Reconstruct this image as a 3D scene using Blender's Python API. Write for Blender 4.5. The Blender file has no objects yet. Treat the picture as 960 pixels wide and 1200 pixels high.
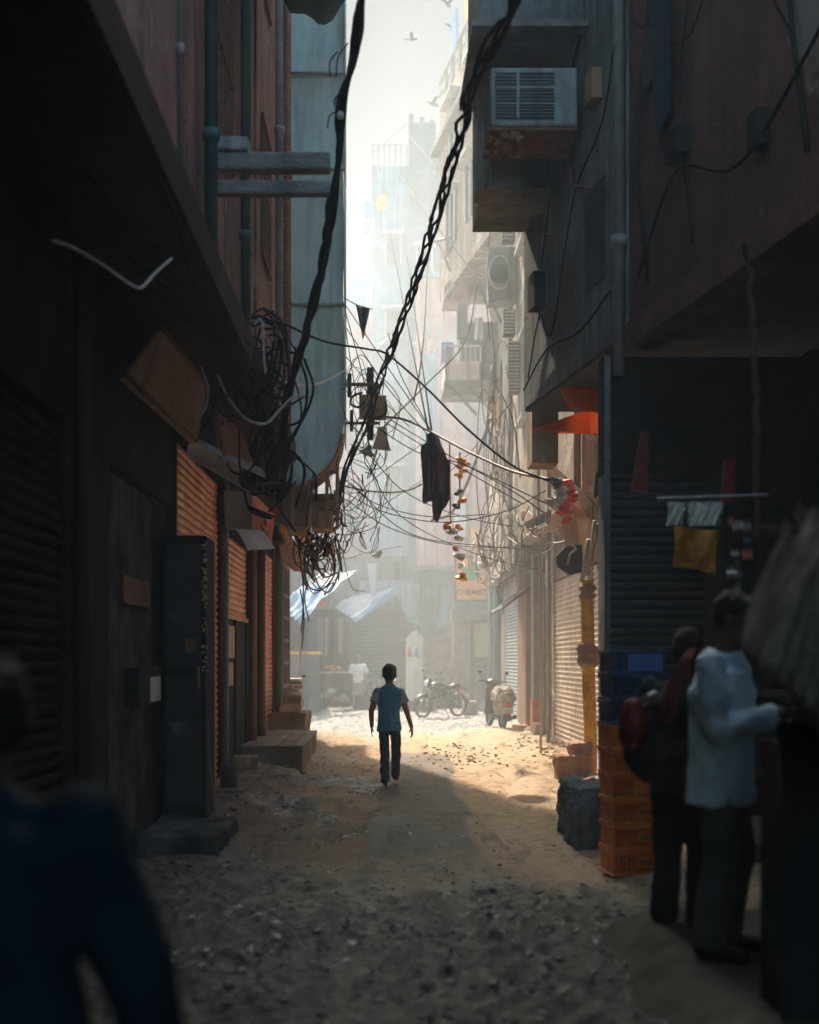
import bpy, bmesh, math, random
from mathutils import Vector, Matrix, noise, Euler, Quaternion
R = math.radians
scene = bpy.context.scene
col = scene.collection
rng = random.Random(7)
CAMH, FP, VX, HY = 1.57, 1500.0, 450.0, 772.0      # eye height, focal length in photo pixels, vanishing point
def P(x, y, Y):
    """a point of the place at distance Y along the street that the survey photo shows at (x, y)"""
    return Vector(((x - VX) / FP * Y, Y, CAMH - (y - HY) / FP * Y))
def fbm(x, y, z=0.0, o=4):
    return noise.fractal(Vector((x, y, z)), 1.0, 2.0, o)
def sstep(a, b, t):
    t = max(0.0, min(1.0, (t - a) / (b - a))); return t * t * (3 - 2 * t)

# ------------------------------------------------------------------ mesh collector
class MB:
    def __init__(s): s.v = []; s.f = []; s.m = []; s.mi = 0
    def add(s, vs, fs):
        b = len(s.v); s.v += [Vector(v) for v in vs]; s.f += [tuple(b + i for i in f) for f in fs]; s.m += [s.mi] * len(fs); return b
    def box(s, x0, x1, y0, y1, z0, z1, M=None):
        vs = [Vector((x, y, z)) for x in (x0, x1) for y in (y0, y1) for z in (z0, z1)]
        if M is not None: vs = [M @ v for v in vs]
        s.add(vs, [(0, 1, 3, 2), (4, 6, 7, 5), (0, 4, 5, 1), (2, 3, 7, 6), (0, 2, 6, 4), (1, 5, 7, 3)]); return s
    def rbox(s, x0, x1, y0, y1, z0, z1, r=.02, M=None):
        """box with chamfered edges"""
        r = min(r, (x1 - x0) * .45, (y1 - y0) * .45, (z1 - z0) * .45)
        bm = bmesh.new(); bmesh.ops.create_cube(bm, size=1)
        for v in bm.verts:
            v.co = Vector(((x0 + x1) / 2 + v.co.x * (x1 - x0), (y0 + y1) / 2 + v.co.y * (y1 - y0), (z0 + z1) / 2 + v.co.z * (z1 - z0)))
        bmesh.ops.bevel(bm, geom=list(bm.edges), offset=r, segments=2, affect='EDGES', profile=.5)
        bm.verts.index_update()
        vs = [(M @ v.co if M is not None else v.co.copy()) for v in bm.verts]
        s.add(vs, [tuple(v.index for v in f.verts) for f in bm.faces]); bm.free(); return s
    def quad(s, a, b, c, d): s.add([a, b, c, d], [(0, 1, 2, 3)]); return s
    def slab(s, pts, t):
        """flat polygon pts thickened by vector t"""
        n = len(pts); t = Vector(t); pts = [Vector(p) for p in pts]
        s.add(pts + [p + t for p in pts], [tuple(range(n)), tuple(range(2 * n - 1, n - 1, -1))] + [(i, (i + n), (i + 1) % n + n, (i + 1) % n) for i in range(n)]); return s
    def tube(s, pts, r, n=6, caps=True):
        pts = [Vector(p) for p in pts]; k = len(pts)
        rs = [r] * k if isinstance(r, (int, float)) else list(r)
        t0 = (pts[1] - pts[0]).normalized(); up = Vector((0, 0, 1)) if abs(t0.z) < .9 else Vector((1, 0, 0))
        nx = t0.cross(up).normalized(); vs = []
        for i, p in enumerate(pts):
            t = (pts[min(i + 1, k - 1)] - pts[max(i - 1, 0)])
            t = t.normalized() if t.length > 1e-9 else t0
            nx = (nx - t * nx.dot(t)); nx = nx.normalized() if nx.length > 1e-6 else t.orthogonal().normalized()
            ny = t.cross(nx)
            for j in range(n):
                a = 2 * math.pi * j / n; vs.append(p + nx * math.cos(a) * rs[i] + ny * math.sin(a) * rs[i])
        fs = [(i * n + j, i * n + (j + 1) % n, (i + 1) * n + (j + 1) % n, (i + 1) * n + j) for i in range(k - 1) for j in range(n)]
        if caps: fs += [tuple(range(n - 1, -1, -1)), tuple((k - 1) * n + j for j in range(n))]
        s.add(vs, fs); return s
    def lathe(s, prof, c=(0, 0, 0), n=16, axis='z', M=None):
        c = Vector(c); vs = []; k = len(prof)
        for (r, h) in prof:
            for j in range(n):
                a = 2 * math.pi * j / n
                u, w = r * math.cos(a), r * math.sin(a)
                v = {'z': Vector((u, w, h)), 'x': Vector((h, u, w)), 'y': Vector((u, h, w))}[axis]
                v = (M @ v if M is not None else v) + c; vs.append(v)
        fs = [(i * n + j, i * n + (j + 1) % n, (i + 1) * n + (j + 1) % n, (i + 1) * n + j) for i in range(k - 1) for j in range(n)]
        if prof[0][0] > 1e-6: fs.append(tuple(range(n - 1, -1, -1)))
        if prof[-1][0] > 1e-6: fs.append(tuple((k - 1) * n + j for j in range(n)))
        s.add(vs, fs); return s
    def ell(s, c, rx, ry, rz, nu=12, nv=8, M=None):
        c = Vector(c); vs = []
        for i in range(nv + 1):
            th = math.pi * i / nv
            if i in (0, nv):
                v = Vector((0, 0, rz * math.cos(th))); vs.append((M @ v if M is not None else v) + c); continue
            for j in range(nu):
                a = 2 * math.pi * j / nu
                v = Vector((rx * math.sin(th) * math.cos(a), ry * math.sin(th) * math.sin(a), rz * math.cos(th)))
                vs.append((M @ v if M is not None else v) + c)
        fs = [(0, 1 + j, 1 + (j + 1) % nu) for j in range(nu)]
        for i in range(nv - 2):
            o = 1 + i * nu; fs += [(o + j, o + nu + j, o + nu + (j + 1) % nu, o + (j + 1) % nu) for j in range(nu)]
        o = 1 + (nv - 2) * nu; fs += [(o + j, len(vs) - 1, o + (j + 1) % nu) for j in range(nu)]
        s.add(vs, fs); return s
    def cap(s, a, b, r0, r1, n=10):
        """rounded tapered limb from a to b"""
        a = Vector(a); b = Vector(b); s.tube([a, b], [r0, r1], n); s.ell(a, r0, r0, r0, n, 6); s.ell(b, r1, r1, r1, n, 6); return s
    def loft(s, secs, n=16):
        """secs: (centre, rx, ry[, yaw]) rings in the horizontal plane"""
        vs = []
        for q in secs:
            c = Vector(q[0]); yaw = q[3] if len(q) > 3 else 0
            for j in range(n):
                a = 2 * math.pi * j / n; x, y = q[1] * math.cos(a), q[2] * math.sin(a)
                vs.append(c + Vector((x * math.cos(yaw) - y * math.sin(yaw), x * math.sin(yaw) + y * math.cos(yaw), 0)))
        k = len(secs)
        fs = [(i * n + j, i * n + (j + 1) % n, (i + 1) * n + (j + 1) % n, (i + 1) * n + j) for i in range(k - 1) for j in range(n)]
        fs += [tuple(range(n - 1, -1, -1)), tuple((k - 1) * n + j for j in range(n))]
        s.add(vs, fs); return s
    def grid(s, fn, nu, nv):
        s.add([fn(i / nu, j / nv) for i in range(nu + 1) for j in range(nv + 1)],
              [(i * (nv + 1) + j, (i + 1) * (nv + 1) + j, (i + 1) * (nv + 1) + j + 1, i * (nv + 1) + j + 1) for i in range(nu) for j in range(nv)]); return s
    def stone(s, c, r, rg):
        ph = 1.618; q = rg.random() * 6.28; sx, sy, sz = r * rg.uniform(.7, 1.3), r * rg.uniform(.7, 1.3), r * rg.uniform(.4, .85)
        vs = []
        for v in [(-1, ph, 0), (1, ph, 0), (-1, -ph, 0), (1, -ph, 0), (0, -1, ph), (0, 1, ph), (0, -1, -ph), (0, 1, -ph), (ph, 0, -1), (ph, 0, 1), (-ph, 0, -1), (-ph, 0, 1)]:
            k = rg.uniform(.38, .62); x, y, z = v[0] * k * sx, v[1] * k * sy, v[2] * k * sz
            vs.append(Vector((c[0] + x * math.cos(q) - y * math.sin(q), c[1] + x * math.sin(q) + y * math.cos(q), c[2] + z)))
        s.add(vs, [(0, 11, 5), (0, 5, 1), (0, 1, 7), (0, 7, 10), (0, 10, 11), (1, 5, 9), (5, 11, 4), (11, 10, 2), (10, 7, 6), (7, 1, 8),
                   (3, 9, 4), (3, 4, 2), (3, 2, 6), (3, 6, 8), (3, 8, 9), (4, 9, 5), (2, 4, 11), (6, 2, 10), (8, 6, 7), (9, 8, 1)]); return s
    def rough(s, x0, x1, y0, y1, z0, z1, amp=.02, cut=.09, sd=0.0):
        bm = bmesh.new(); bmesh.ops.create_cube(bm, size=1)
        for v in bm.verts: v.co = Vector(((x0 + x1) / 2 + v.co.x * (x1 - x0), (y0 + y1) / 2 + v.co.y * (y1 - y0), (z0 + z1) / 2 + v.co.z * (z1 - z0)))
        bmesh.ops.bevel(bm, geom=list(bm.edges), offset=min(.03, (z1 - z0) * .2), segments=2, affect='EDGES', profile=.5)
        for _ in range(6):
            e = [q for q in bm.edges if q.calc_length() > cut]
            if not e: break
            bmesh.ops.subdivide_edges(bm, edges=e, cuts=1, use_grid_fill=True)
        bmesh.ops.triangulate(bm, faces=list(bm.faces)); bm.normal_update(); bm.verts.index_update()
        vs = [v.co + v.normal * (amp * noise.fractal(v.co * 4 + Vector((sd, 0, 0)), 1.0, 2.0, 4) + .3 * amp * noise.fractal(v.co * 22, 1.0, 2.0, 2)) for v in bm.verts]
        s.add(vs, [tuple(v.index for v in f.verts) for f in bm.faces]); bm.free(); return s
    def build(s, name, mats, parent=None, smooth=False, label=None, origin=None, kind=None):
        me = bpy.data.meshes.new(name)
        off = Vector((0, 0, 0))
        if parent is not None:
            p = parent
            while p is not None: off += p.location; p = p.parent
        elif origin is not None: off = Vector(origin)
        elif s.v:
            n = len(s.v); off = Vector((sum(v.x for v in s.v) / n, sum(v.y for v in s.v) / n, min(v.z for v in s.v)))
        me.from_pydata([tuple(v - off) for v in s.v], [], s.f)
        mats = mats if isinstance(mats, (list, tuple)) else [mats]
        for m in mats: me.materials.append(m)
        if len(mats) > 1: me.polygons.foreach_set('material_index', s.m)
        if smooth: me.polygons.foreach_set('use_smooth', [True] * len(me.polygons))
        me.validate(); me.update()
        o = bpy.data.objects.new(name, me); col.objects.link(o)
        if parent is not None: o.parent = parent
        else: o.location = off
        if label: o['label'] = label
        if kind: o['kind'] = kind
        return o

def tag(o, label, cat, group=None, kind=None):
    o['label'] = label; o['category'] = cat
    if group: o['group'] = group
    if kind: o['kind'] = kind
    return o
def thing(name, label, cat, loc=(0, 0, 0), group=None):
    o = bpy.data.objects.new(name, None); col.objects.link(o); o.location = loc; o.empty_display_size = .1
    return tag(o, label, cat, group)
def copy_tree(o, parent=None):
    c = o.copy(); col.objects.link(c)
    if parent is not None: c.parent = parent
    for ch in list(o.children): copy_tree(ch, c)
    return c
def baked(o_tmp):
    dg = bpy.context.evaluated_depsgraph_get(); dg.update()
    return bpy.data.meshes.new_from_object(o_tmp.evaluated_get(dg))
def fuse(mb, voxel, name, mat, parent, it=6, fold=None, fac=.5, label=None):
    """melt overlapping closed shapes into one continuous skin"""
    me = bpy.data.meshes.new(name); me.from_pydata([tuple(v) for v in mb.v], [], mb.f); me.update()
    t = bpy.data.objects.new('t', me); col.objects.link(t)
    m = t.modifiers.new('r', 'REMESH'); m.mode = 'VOXEL'; m.voxel_size = voxel
    m = t.modifiers.new('s', 'SMOOTH'); m.factor = fac; m.iterations = it
    out = baked(t); bpy.data.objects.remove(t); bpy.data.meshes.remove(me)
    out.name = name
    if fold:
        amp, sx, sz = fold
        ns = [v.normal.copy() for v in out.vertices]
        for v, n in zip(out.vertices, ns):
            d = noise.fractal(Vector((v.co.x * sx, v.co.y * sx, v.co.z * sz)), 1.0, 2.0, 3)
            v.co += n * d * amp
    off = Vector((0, 0, 0)); 
    p = parent.parent if parent is not None else None
    # parts are modelled in the thing's own frame
    out.materials.clear(); out.materials.append(mat)
    out.polygons.foreach_set('use_smooth', [True] * len(out.polygons)); out.update()
    o = bpy.data.objects.new(name, out); col.objects.link(o); o.parent = parent
    if label: o['label'] = label
    return o
def loc_build(mb, name, mats, parent, smooth=False, label=None):
    """part whose vertices are already in its thing's own frame"""
    o = mb.build(name, mats, None, smooth, label, origin=(0, 0, 0)); o.parent = parent; o.location = (0, 0, 0); return o
def spline(pts, n=8):
    pts = [Vector(p) for p in pts]
    if len(pts) == 2: return [pts[0].lerp(pts[1], i / n) for i in range(n + 1)]
    q = [pts[0] * 2 - pts[1]] + pts + [pts[-1] * 2 - pts[-2]]; out = []
    for i in range(1, len(q) - 2):
        a, b, c, d = q[i - 1:i + 3]
        for k in range(n):
            t = k / n
            out.append(.5 * ((2 * b) + (c - a) * t + (2 * a - 5 * b + 4 * c - d) * t * t + (3 * b - a - 3 * c + d) * t ** 3))
    out.append(pts[-1]); return out
def sagline(a, b, sag, n=16):
    a = Vector(a); b = Vector(b)
    return [a.lerp(b, i / n) - Vector((0, 0, sag * 4 * (i / n) * (1 - i / n))) for i in range(n + 1)]

# ------------------------------------------------------------------ materials
def _nt(name):
    m = bpy.data.materials.new(name); m.use_nodes = True; nt = m.node_tree
    return m, nt, nt.nodes['Principled BSDF'], nt.nodes, nt.links
def rgb(c): return (c[0], c[1], c[2], 1)
def mat(name, c1, c2=None, scale=3, rough=.8, bump=.25, streak=0.0, metal=0.0, fine=40, spec=.4, grime=0.0, gs=1.2, gc=(.03, .027, .024), brick=None, peel=None):
    """weathered surface: two-tone blotches, fine grain, vertical streaks, dark grime, bump"""
    m, nt, b, N, L = _nt(name)
    c2 = c2 or tuple(x * .6 for x in c1)
    tc = N.new('ShaderNodeTexCoord')
    n1 = N.new('ShaderNodeTexNoise'); n1.inputs['Scale'].default_value = scale; n1.inputs['Detail'].default_value = 6; n1.inputs['Roughness'].default_value = .62
    L.new(tc.outputs['Object'], n1.inputs['Vector'])
    cr = N.new('ShaderNodeValToRGB'); cr.color_ramp.elements[0].position = .36; cr.color_ramp.elements[1].position = .64
    cr.color_ramp.elements[0].color = rgb(c1); cr.color_ramp.elements[1].color = rgb(c2)
    L.new(n1.outputs['Fac'], cr.inputs['Fac']); cur = cr.outputs['Color']
    n2 = N.new('ShaderNodeTexNoise'); n2.inputs['Scale'].default_value = fine; n2.inputs['Detail'].default_value = 4
    L.new(tc.outputs['Object'], n2.inputs['Vector'])
    h = n2.outputs['Fac']
    def mixc(fac, a, bcol, mode='MIX'):
        x = N.new('ShaderNodeMix'); x.data_type = 'RGBA'; x.blend_type = mode
        if hasattr(fac, 'is_linked'): L.new(fac, x.inputs[0])
        else: x.inputs[0].default_value = fac
        L.new(a, x.inputs[6])
        if hasattr(bcol, 'is_linked'): L.new(bcol, x.inputs[7])
        else: x.inputs[7].default_value = rgb(bcol)
        return x.outputs[2]
    def ramp(src, p0, p1, v0=0, v1=1):
        x = N.new('ShaderNodeMapRange'); x.inputs[1].default_value = p0; x.inputs[2].default_value = p1; x.inputs[3].default_value = v0; x.inputs[4].default_value = v1
        L.new(src, x.inputs[0]); return x.outputs[0]
    if brick:
        bw, bh, cm = brick
        mp = N.new('ShaderNodeMapping'); L.new(tc.outputs['Object'], mp.inputs['Vector'])
        sx = N.new('ShaderNodeSeparateXYZ'); L.new(tc.outputs['Object'], sx.inputs[0])
        ad = N.new('ShaderNodeMath'); ad.operation = 'ADD'; L.new(sx.outputs[0], ad.inputs[0]); L.new(sx.outputs[1], ad.inputs[1])
        cx = N.new('ShaderNodeCombineXYZ'); L.new(ad.outputs[0], cx.inputs[0]); L.new(sx.outputs[2], cx.inputs[1])
        bt = N.new('ShaderNodeTexBrick'); bt.inputs['Scale'].default_value = 1; bt.inputs['Brick Width'].default_value = bw; bt.inputs['Row Height'].default_value = bh
        bt.inputs['Mortar Size'].default_value = .008; bt.inputs['Color1'].default_value = (1, 1, 1, 1); bt.inputs['Color2'].default_value = (.75, .75, .75, 1); bt.inputs['Mortar'].default_value = (.45, .45, .45, 1)
        L.new(cx.outputs[0], bt.inputs['Vector'])
        cur = mixc(.8, cur, bt.outputs['Color'], 'MULTIPLY')
    if streak:
        mp = N.new('ShaderNodeMapping'); mp.inputs['Scale'].default_value = (5, 5, .35); L.new(tc.outputs['Object'], mp.inputs['Vector'])
        n3 = N.new('ShaderNodeTexNoise'); n3.inputs['Scale'].default_value = 1.5; n3.inputs['Detail'].default_value = 5; L.new(mp.outputs[0], n3.inputs['Vector'])
        cur = mixc(ramp(n3.outputs['Fac'], .48, .7, 0, streak), cur, gc)
    if grime:
        n4 = N.new('ShaderNodeTexNoise'); n4.inputs['Scale'].default_value = gs; n4.inputs['Detail'].default_value = 8; n4.inputs['Roughness'].default_value = .7; L.new(tc.outputs['Object'], n4.inputs['Vector'])
        cur = mixc(ramp(n4.outputs['Fac'], .45, .62, 0, grime), cur, gc)
    if peel:
        n5 = N.new('ShaderNodeTexNoise'); n5.inputs['Scale'].default_value = peel[1]; n5.inputs['Detail'].default_value = 11; n5.inputs['Roughness'].default_value = .66; n5.inputs['Distortion'].default_value = .6; L.new(tc.outputs['Object'], n5.inputs['Vector'])
        pf = ramp(n5.outputs['Fac'], peel[2], peel[2] + .018, 0, 1); cur = mixc(pf, cur, peel[0])
        vo = N.new('ShaderNodeTexVoronoi'); vo.feature = 'DISTANCE_TO_EDGE'; vo.inputs['Scale'].default_value = .9; mp = N.new('ShaderNodeVectorMath'); mp.operation = 'ADD'; L.new(tc.outputs['Object'], mp.inputs[0]); L.new(n1.outputs['Color'], mp.inputs[1]); L.new(mp.outputs[0], vo.inputs['Vector'])
        cur = mixc(ramp(vo.outputs['Distance'], .0, .012, .75, 0), cur, gc)
        s_ = N.new('ShaderNodeMath'); s_.operation = 'SUBTRACT'; L.new(h, s_.inputs[0]); L.new(pf, s_.inputs[1]); h2 = s_.outputs[0]
    else: h2 = h
    cur = mixc(1.0, cur, mixc(ramp(h, .3, .7), cr.outputs['Color'], (1, 1, 1)), 'MULTIPLY') if False else cur
    hv = N.new('ShaderNodeHueSaturation'); L.new(cur, hv.inputs['Color']); L.new(ramp(h, .3, .7, .82, 1.15), hv.inputs['Value']); cur = hv.outputs['Color']
    L.new(cur, b.inputs['Base Color'])
    L.new(ramp(n1.outputs['Fac'], .3, .7, max(.05, rough - .12), min(1, rough + .1)), b.inputs['Roughness'])
    b.inputs['Metallic'].default_value = metal; b.inputs['Specular IOR Level'].default_value = spec
    if bump:
        ad = N.new('ShaderNodeMath'); ad.operation = 'ADD'; L.new(h2, ad.inputs[0]); L.new(n1.outputs['Fac'], ad.inputs[1])
        bp = N.new('ShaderNodeBump'); bp.inputs['Strength'].default_value = bump; bp.inputs['Distance'].default_value = .03
        L.new(ad.outputs[0], bp.inputs['Height']); L.new(bp.outputs[0], b.inputs['Normal'])
    return m
def translucent(m, amt=.35, c=(.5, .5, .5)):
    nt = m.node_tree; N, L = nt.nodes, nt.links; b = N['Principled BSDF']; out = [n for n in N if n.type == 'OUTPUT_MATERIAL'][0]
    t = N.new('ShaderNodeBsdfTranslucent'); t.inputs[0].default_value = rgb(c)
    x = N.new('ShaderNodeMixShader'); x.inputs[0].default_value = amt
    L.new(b.outputs[0], x.inputs[1]); L.new(t.outputs[0], x.inputs[2]); L.new(x.outputs[0], out.inputs['Surface']); return m
M = {}
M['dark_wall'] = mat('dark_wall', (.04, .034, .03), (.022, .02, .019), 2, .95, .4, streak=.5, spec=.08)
M['brown_wall'] = mat('brown_wall', (.4, .17, .11), (.25, .12, .085), 1.1, .9, .5, streak=.7, grime=.4, peel=((.33, .25, .2), .8, .585))
M['red_wall'] = mat('red_wall', (.17, .065, .042), (.10, .042, .032), 1.3, .9, .5, streak=.6, grime=.4, peel=((.2, .15, .12), .7, .6))
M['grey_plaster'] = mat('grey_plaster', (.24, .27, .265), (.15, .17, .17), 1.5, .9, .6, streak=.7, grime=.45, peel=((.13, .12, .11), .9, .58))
M['white_plaster'] = mat('white_plaster', (.5, .5, .48), (.25, .26, .26), 2.5, .9, .4, streak=.5, grime=.4)
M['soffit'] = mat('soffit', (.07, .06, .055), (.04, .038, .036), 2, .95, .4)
M['orange_trim'] = mat('orange_trim', (.17, .06, .035), (.1, .04, .026), 3, .8, .3, streak=.4)
M['brick'] = mat('brick', (.36, .19, .12), (.26, .13, .085), 6, .9, .5, brick=(.23, .075, 0), streak=.4)
M['tan_brick'] = mat('tan_brick', (.46, .33, .2), (.32, .22, .13), 5, .92, .7, streak=.3, grime=.3)
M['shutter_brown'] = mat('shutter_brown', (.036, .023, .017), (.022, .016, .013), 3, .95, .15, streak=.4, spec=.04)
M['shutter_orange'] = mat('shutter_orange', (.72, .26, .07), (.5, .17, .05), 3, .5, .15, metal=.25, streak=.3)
M['shutter_tan'] = mat('shutter_tan', (.68, .54, .4), (.5, .39, .28), 3, .5, .2, metal=.2, streak=.3, grime=.3)
M['shutter_grey'] = mat('shutter_grey', (.42, .42, .4), (.3, .3, .29), 3, .5, .15, metal=.3, streak=.3)
M['shutter_dark'] = mat('shutter_dark', (.05, .047, .045), (.035, .033, .032), 3, .6, .15, metal=.3)
M['wood'] = mat('wood', (.2, .11, .06), (.12, .065, .04), 4, .75, .3, streak=.5)
M['orange_wood'] = mat('orange_wood', (.36, .18, .09), (.25, .12, .06), 4, .75, .3, streak=.3)
M['dark_paint'] = mat('dark_paint', (.02, .026, .028), (.012, .015, .017), 3, .85, .3, spec=.12, streak=.35, grime=.3, gc=(.06, .05, .04))
M['teal_pipe'] = mat('teal_pipe', (.05, .12, .115), (.03, .08, .08), 5, .55, .1)
M['grey_pipe'] = mat('grey_pipe', (.3, .3, .29), (.2, .2, .19), 6, .55, .1, streak=.3)
M['rust'] = mat('rust', (.22, .1, .05), (.12, .06, .035), 9, .85, .4)
M['steel'] = mat('steel', (.35, .35, .34), (.2, .19, .18), 12, .4, .1, metal=.8)
M['black'] = mat('black', (.012, .012, .013), (.009, .009, .01), 5, .5, .1)
M['cable'] = mat('cable', (.022, .022, .024), (.015, .015, .016), 30, .85, .1, spec=.04)
M['cable_brown'] = mat('cable_brown', (.22, .11, .055), (.14, .07, .04), 30, .6, .15)
M['cable_white'] = mat('cable_white', (.55, .5, .46), (.4, .36, .33), 30, .5, .1)
M['net'] = translucent(mat('net', (.55, .74, .74), (.42, .6, .6), 1.4, .85, .35, fine=90, streak=.35, gc=(.03, .06, .062)), .12, (.2, .34, .34))
M['green_cloth'] = mat('green_cloth', (.03, .13, .115), (.02, .085, .075), 3, .8, .3)
M['concrete'] = mat('concrete', (.32, .3, .27), (.22, .2, .18), 2.5, .9, .5, grime=.4)
M['step_stone'] = mat('step_stone', (.3, .22, .15), (.2, .14, .1), 3, .85, .5, grime=.5)
M['card'] = mat('card', (.42, .26, .14), (.34, .2, .1), 4, .85, .15, grime=.2, gc=(.15, .09, .05))
M['pink_wall'] = mat('pink_wall', (.68, .42, .4), (.52, .3, .29), .8, .9, .4, streak=.8, grime=.3, gc=(.2, .14, .13), peel=((.4, .36, .34), .5, .58))
M['blue_wall'] = mat('blue_wall', (.33, .46, .52), (.26, .36, .41), .6, .9, .4, streak=.8, grime=.3, gc=(.12, .15, .17), peel=((.24, .28, .3), .4, .57))
M['grey_brick'] = mat('grey_brick', (.24, .28, .3), (.17, .2, .22), 1, .9, .4, brick=(.5, .16, 0), streak=.3)
M['beige_wall'] = mat('beige_wall', (.48, .36, .27), (.36, .27, .2), 1, .9, .6, streak=.7, grime=.35, peel=((.56, .47, .38), .8, .57))
M['poster_wall'] = mat('poster_wall', (.45, .36, .32), (.26, .19, .17), 3.2, .9, .5, grime=.6, gs=4, gc=(.2, .13, .12))
M['white_paint'] = mat('white_paint', (.7, .69, .66), (.55, .54, .52), 3, .6, .15, streak=.4)
M['pane'] = mat('pane', (.05, .07, .08), (.03, .045, .05), 1, .25, 0, spec=.6)
M['ac_white'] = mat('ac_white', (.3, .34, .335), (.2, .23, .225), 4, .55, .1, streak=.5)
M['ac_dark'] = mat('ac_dark', (.05, .055, .055), None, 5, .7, .1)
M['blue_tarp'] = translucent(mat('blue_tarp', (.1, .33, .6), (.35, .5, .62), 1.6, .6, .3), .3, (.3, .5, .65))
M['white_tarp'] = translucent(mat('white_tarp', (.62, .66, .7), (.4, .5, .58), 1.5, .6, .3), .3, (.6, .65, .7))
M['tan_cloth'] = translucent(mat('tan_cloth', (.5, .36, .24), (.36, .25, .17), 2.5, .85, .3, streak=.3), .25, (.6, .4, .25))
M['sign_brown'] = mat('sign_brown', (.27, .14, .08), (.18, .1, .06), 3, .7, .2, streak=.3)
M['sign_red'] = mat('sign_red', (.62, .17, .1), (.45, .12, .07), 4, .6, .15, streak=.3, grime=.3)
M['red'] = mat('red', (.8, .03, .025), (.6, .02, .02), 8, .45, .1)
M['gold'] = mat('gold', (.85, .45, .08), (.7, .3, .04), 12, .3, .1, metal=.5)
M['foil'] = mat('foil', (.8, .78, .75), (.5, .48, .46), 14, .2, .2, metal=.7)
M['yellow'] = mat('yellow', (.98, .55, .03), (.8, .36, .02), 4, .45, .3, grime=.4, gs=4, gc=(.1, .045, .015))
M['orange_sign'] = mat('orange_sign', (.85, .42, .14), (.72, .33, .1), 2, .5, .05)
M['green_sign'] = mat('green_sign', (.08, .3, .14), (.06, .24, .11), 2, .5, .05)
M['sign_text'] = mat('sign_text', (.3, .04, .02), None, 2, .5, 0)
M['crate_orange'] = mat('crate_orange', (1, .32, .025), (.95, .24, .02), 5, .3, .1, grime=.2, gc=(.2, .05, .01))
M['crate_blue'] = mat('crate_blue', (.025, .08, .16), (.018, .055, .11), 5, .4, .1)
M['crate_bright'] = mat('crate_bright', (.1, .22, .5), (.07, .16, .4), 5, .4, .05)
M['skin'] = mat('skin', (.36, .17, .1), (.3, .14, .08), 8, .55, .1)
M['skin_dark'] = mat('skin_dark', (.13, .07, .045), (.1, .055, .035), 8, .55, .1)
M['hair'] = mat('hair', (.012, .01, .009), (.02, .016, .013), 40, .5, .5, fine=150)
M['blue_shirt'] = mat('blue_shirt', (.07, .25, .35), (.05, .2, .29), 5, .9, .2, fine=120)
M['grey_sleeve'] = mat('grey_sleeve', (.3, .35, .38), (.24, .28, .31), 5, .9, .2, fine=120)
M['jeans'] = mat('jeans', (.03, .045, .065), (.02, .03, .045), 6, .9, .2, fine=120)
M['white_shirt'] = mat('white_shirt', (.95, .95, .95), (.88, .89, .9), 5, .85, .15)
M['pale_shirt'] = mat('pale_shirt', (.7, .86, .93), (.6, .76, .85), 5, .85, .2)
M['grey_trousers'] = mat('grey_trousers', (.09, .09, .09), (.065, .066, .068), 5, .9, .2)
M['dark_cloth'] = mat('dark_cloth', (.03, .028, .027), (.02, .02, .021), 5, .9, .3)
M['navy'] = mat('navy', (.007, .022, .034), (.005, .016, .025), 5, .85, .2)
M['shawl'] = mat('shawl', (.04, .036, .034), (.03, .028, .028), 3.2, .9, .3, streak=.9, gc=(.22, .06, .045))
M['fibre'] = mat('fibre', (.5, .45, .38), (.3, .27, .23), 8, .95, .5)
M['chrome'] = mat('chrome', (.36, .35, .34), (.2, .19, .18), 8, .4, .05, metal=.8)
M['tyre'] = mat('tyre', (.02, .02, .02), (.03, .028, .026), 20, .85, .3)
M['bike_paint'] = mat('bike_paint', (.02, .022, .026), (.03, .03, .032), 4, .3, .05, spec=.6)
M['scoot_paint'] = mat('scoot_paint', (.14, .105, .07), (.1, .075, .05), 4, .4, .05, spec=.6)
M['cover_cloth'] = mat('cover_cloth', (.36, .29, .21), (.2, .16, .12), 5, .85, .3, grime=.2, gs=3, gc=(.16, .12, .09))
M['plate'] = mat('plate', (.75, .72, .6), (.6, .57, .46), 6, .5, .05)
M['amber'] = mat('amber', (.8, .3, .05), (.6, .2, .03), 6, .3, .05)
M['paper'] = mat('paper', (.6, .48, .34), (.45, .35, .24), 7, .8, .05)
M['print'] = mat('print', (.12, .08, .06), (.3, .2, .14), 40, .8, 0)
M['fruit'] = mat('fruit', (.75, .25, .05), (.8, .45, .1), 9, .5, .1)
M['sack'] = mat('sack', (.5, .45, .38), (.35, .3, .25), 4, .9, .3)
M['stone'] = mat('stone', (.17, .145, .12), (.05, .044, .038), 14, .34, .4)  # paler of the two tones stands in for glints on the stones
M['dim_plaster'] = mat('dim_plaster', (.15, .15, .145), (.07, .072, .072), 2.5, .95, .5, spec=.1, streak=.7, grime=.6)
M['dim_orange'] = mat('dim_orange', (.9, .42, .05), (.6, .22, .03), 9, .5, .3, grime=.5, gs=14)
M['pebble'] = mat('pebble', (.26, .19, .13), (.15, .11, .08), 6, .85, .4)
M['soffit_glow'] = translucent(mat('soffit_glow', (.95, .28, .05), (.8, .2, .04), 3, .8, .2, streak=.3), .35, (.85, .3, .08))  # orange colour carries the sun bounce on the soffit's far corner
M['dim_steel'] = mat('dim_steel', (.13, .12, .11), (.07, .065, .06), 12, .6, .1, metal=.4)
M['soil'] = mat('soil', (.12, .09, .07), (.07, .055, .045), 3, .9, .5)
M['dim_trim'] = mat('dim_trim', (.075, .045, .035), (.05, .033, .028), 3, .95, .3, streak=.3, spec=.08)
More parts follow.
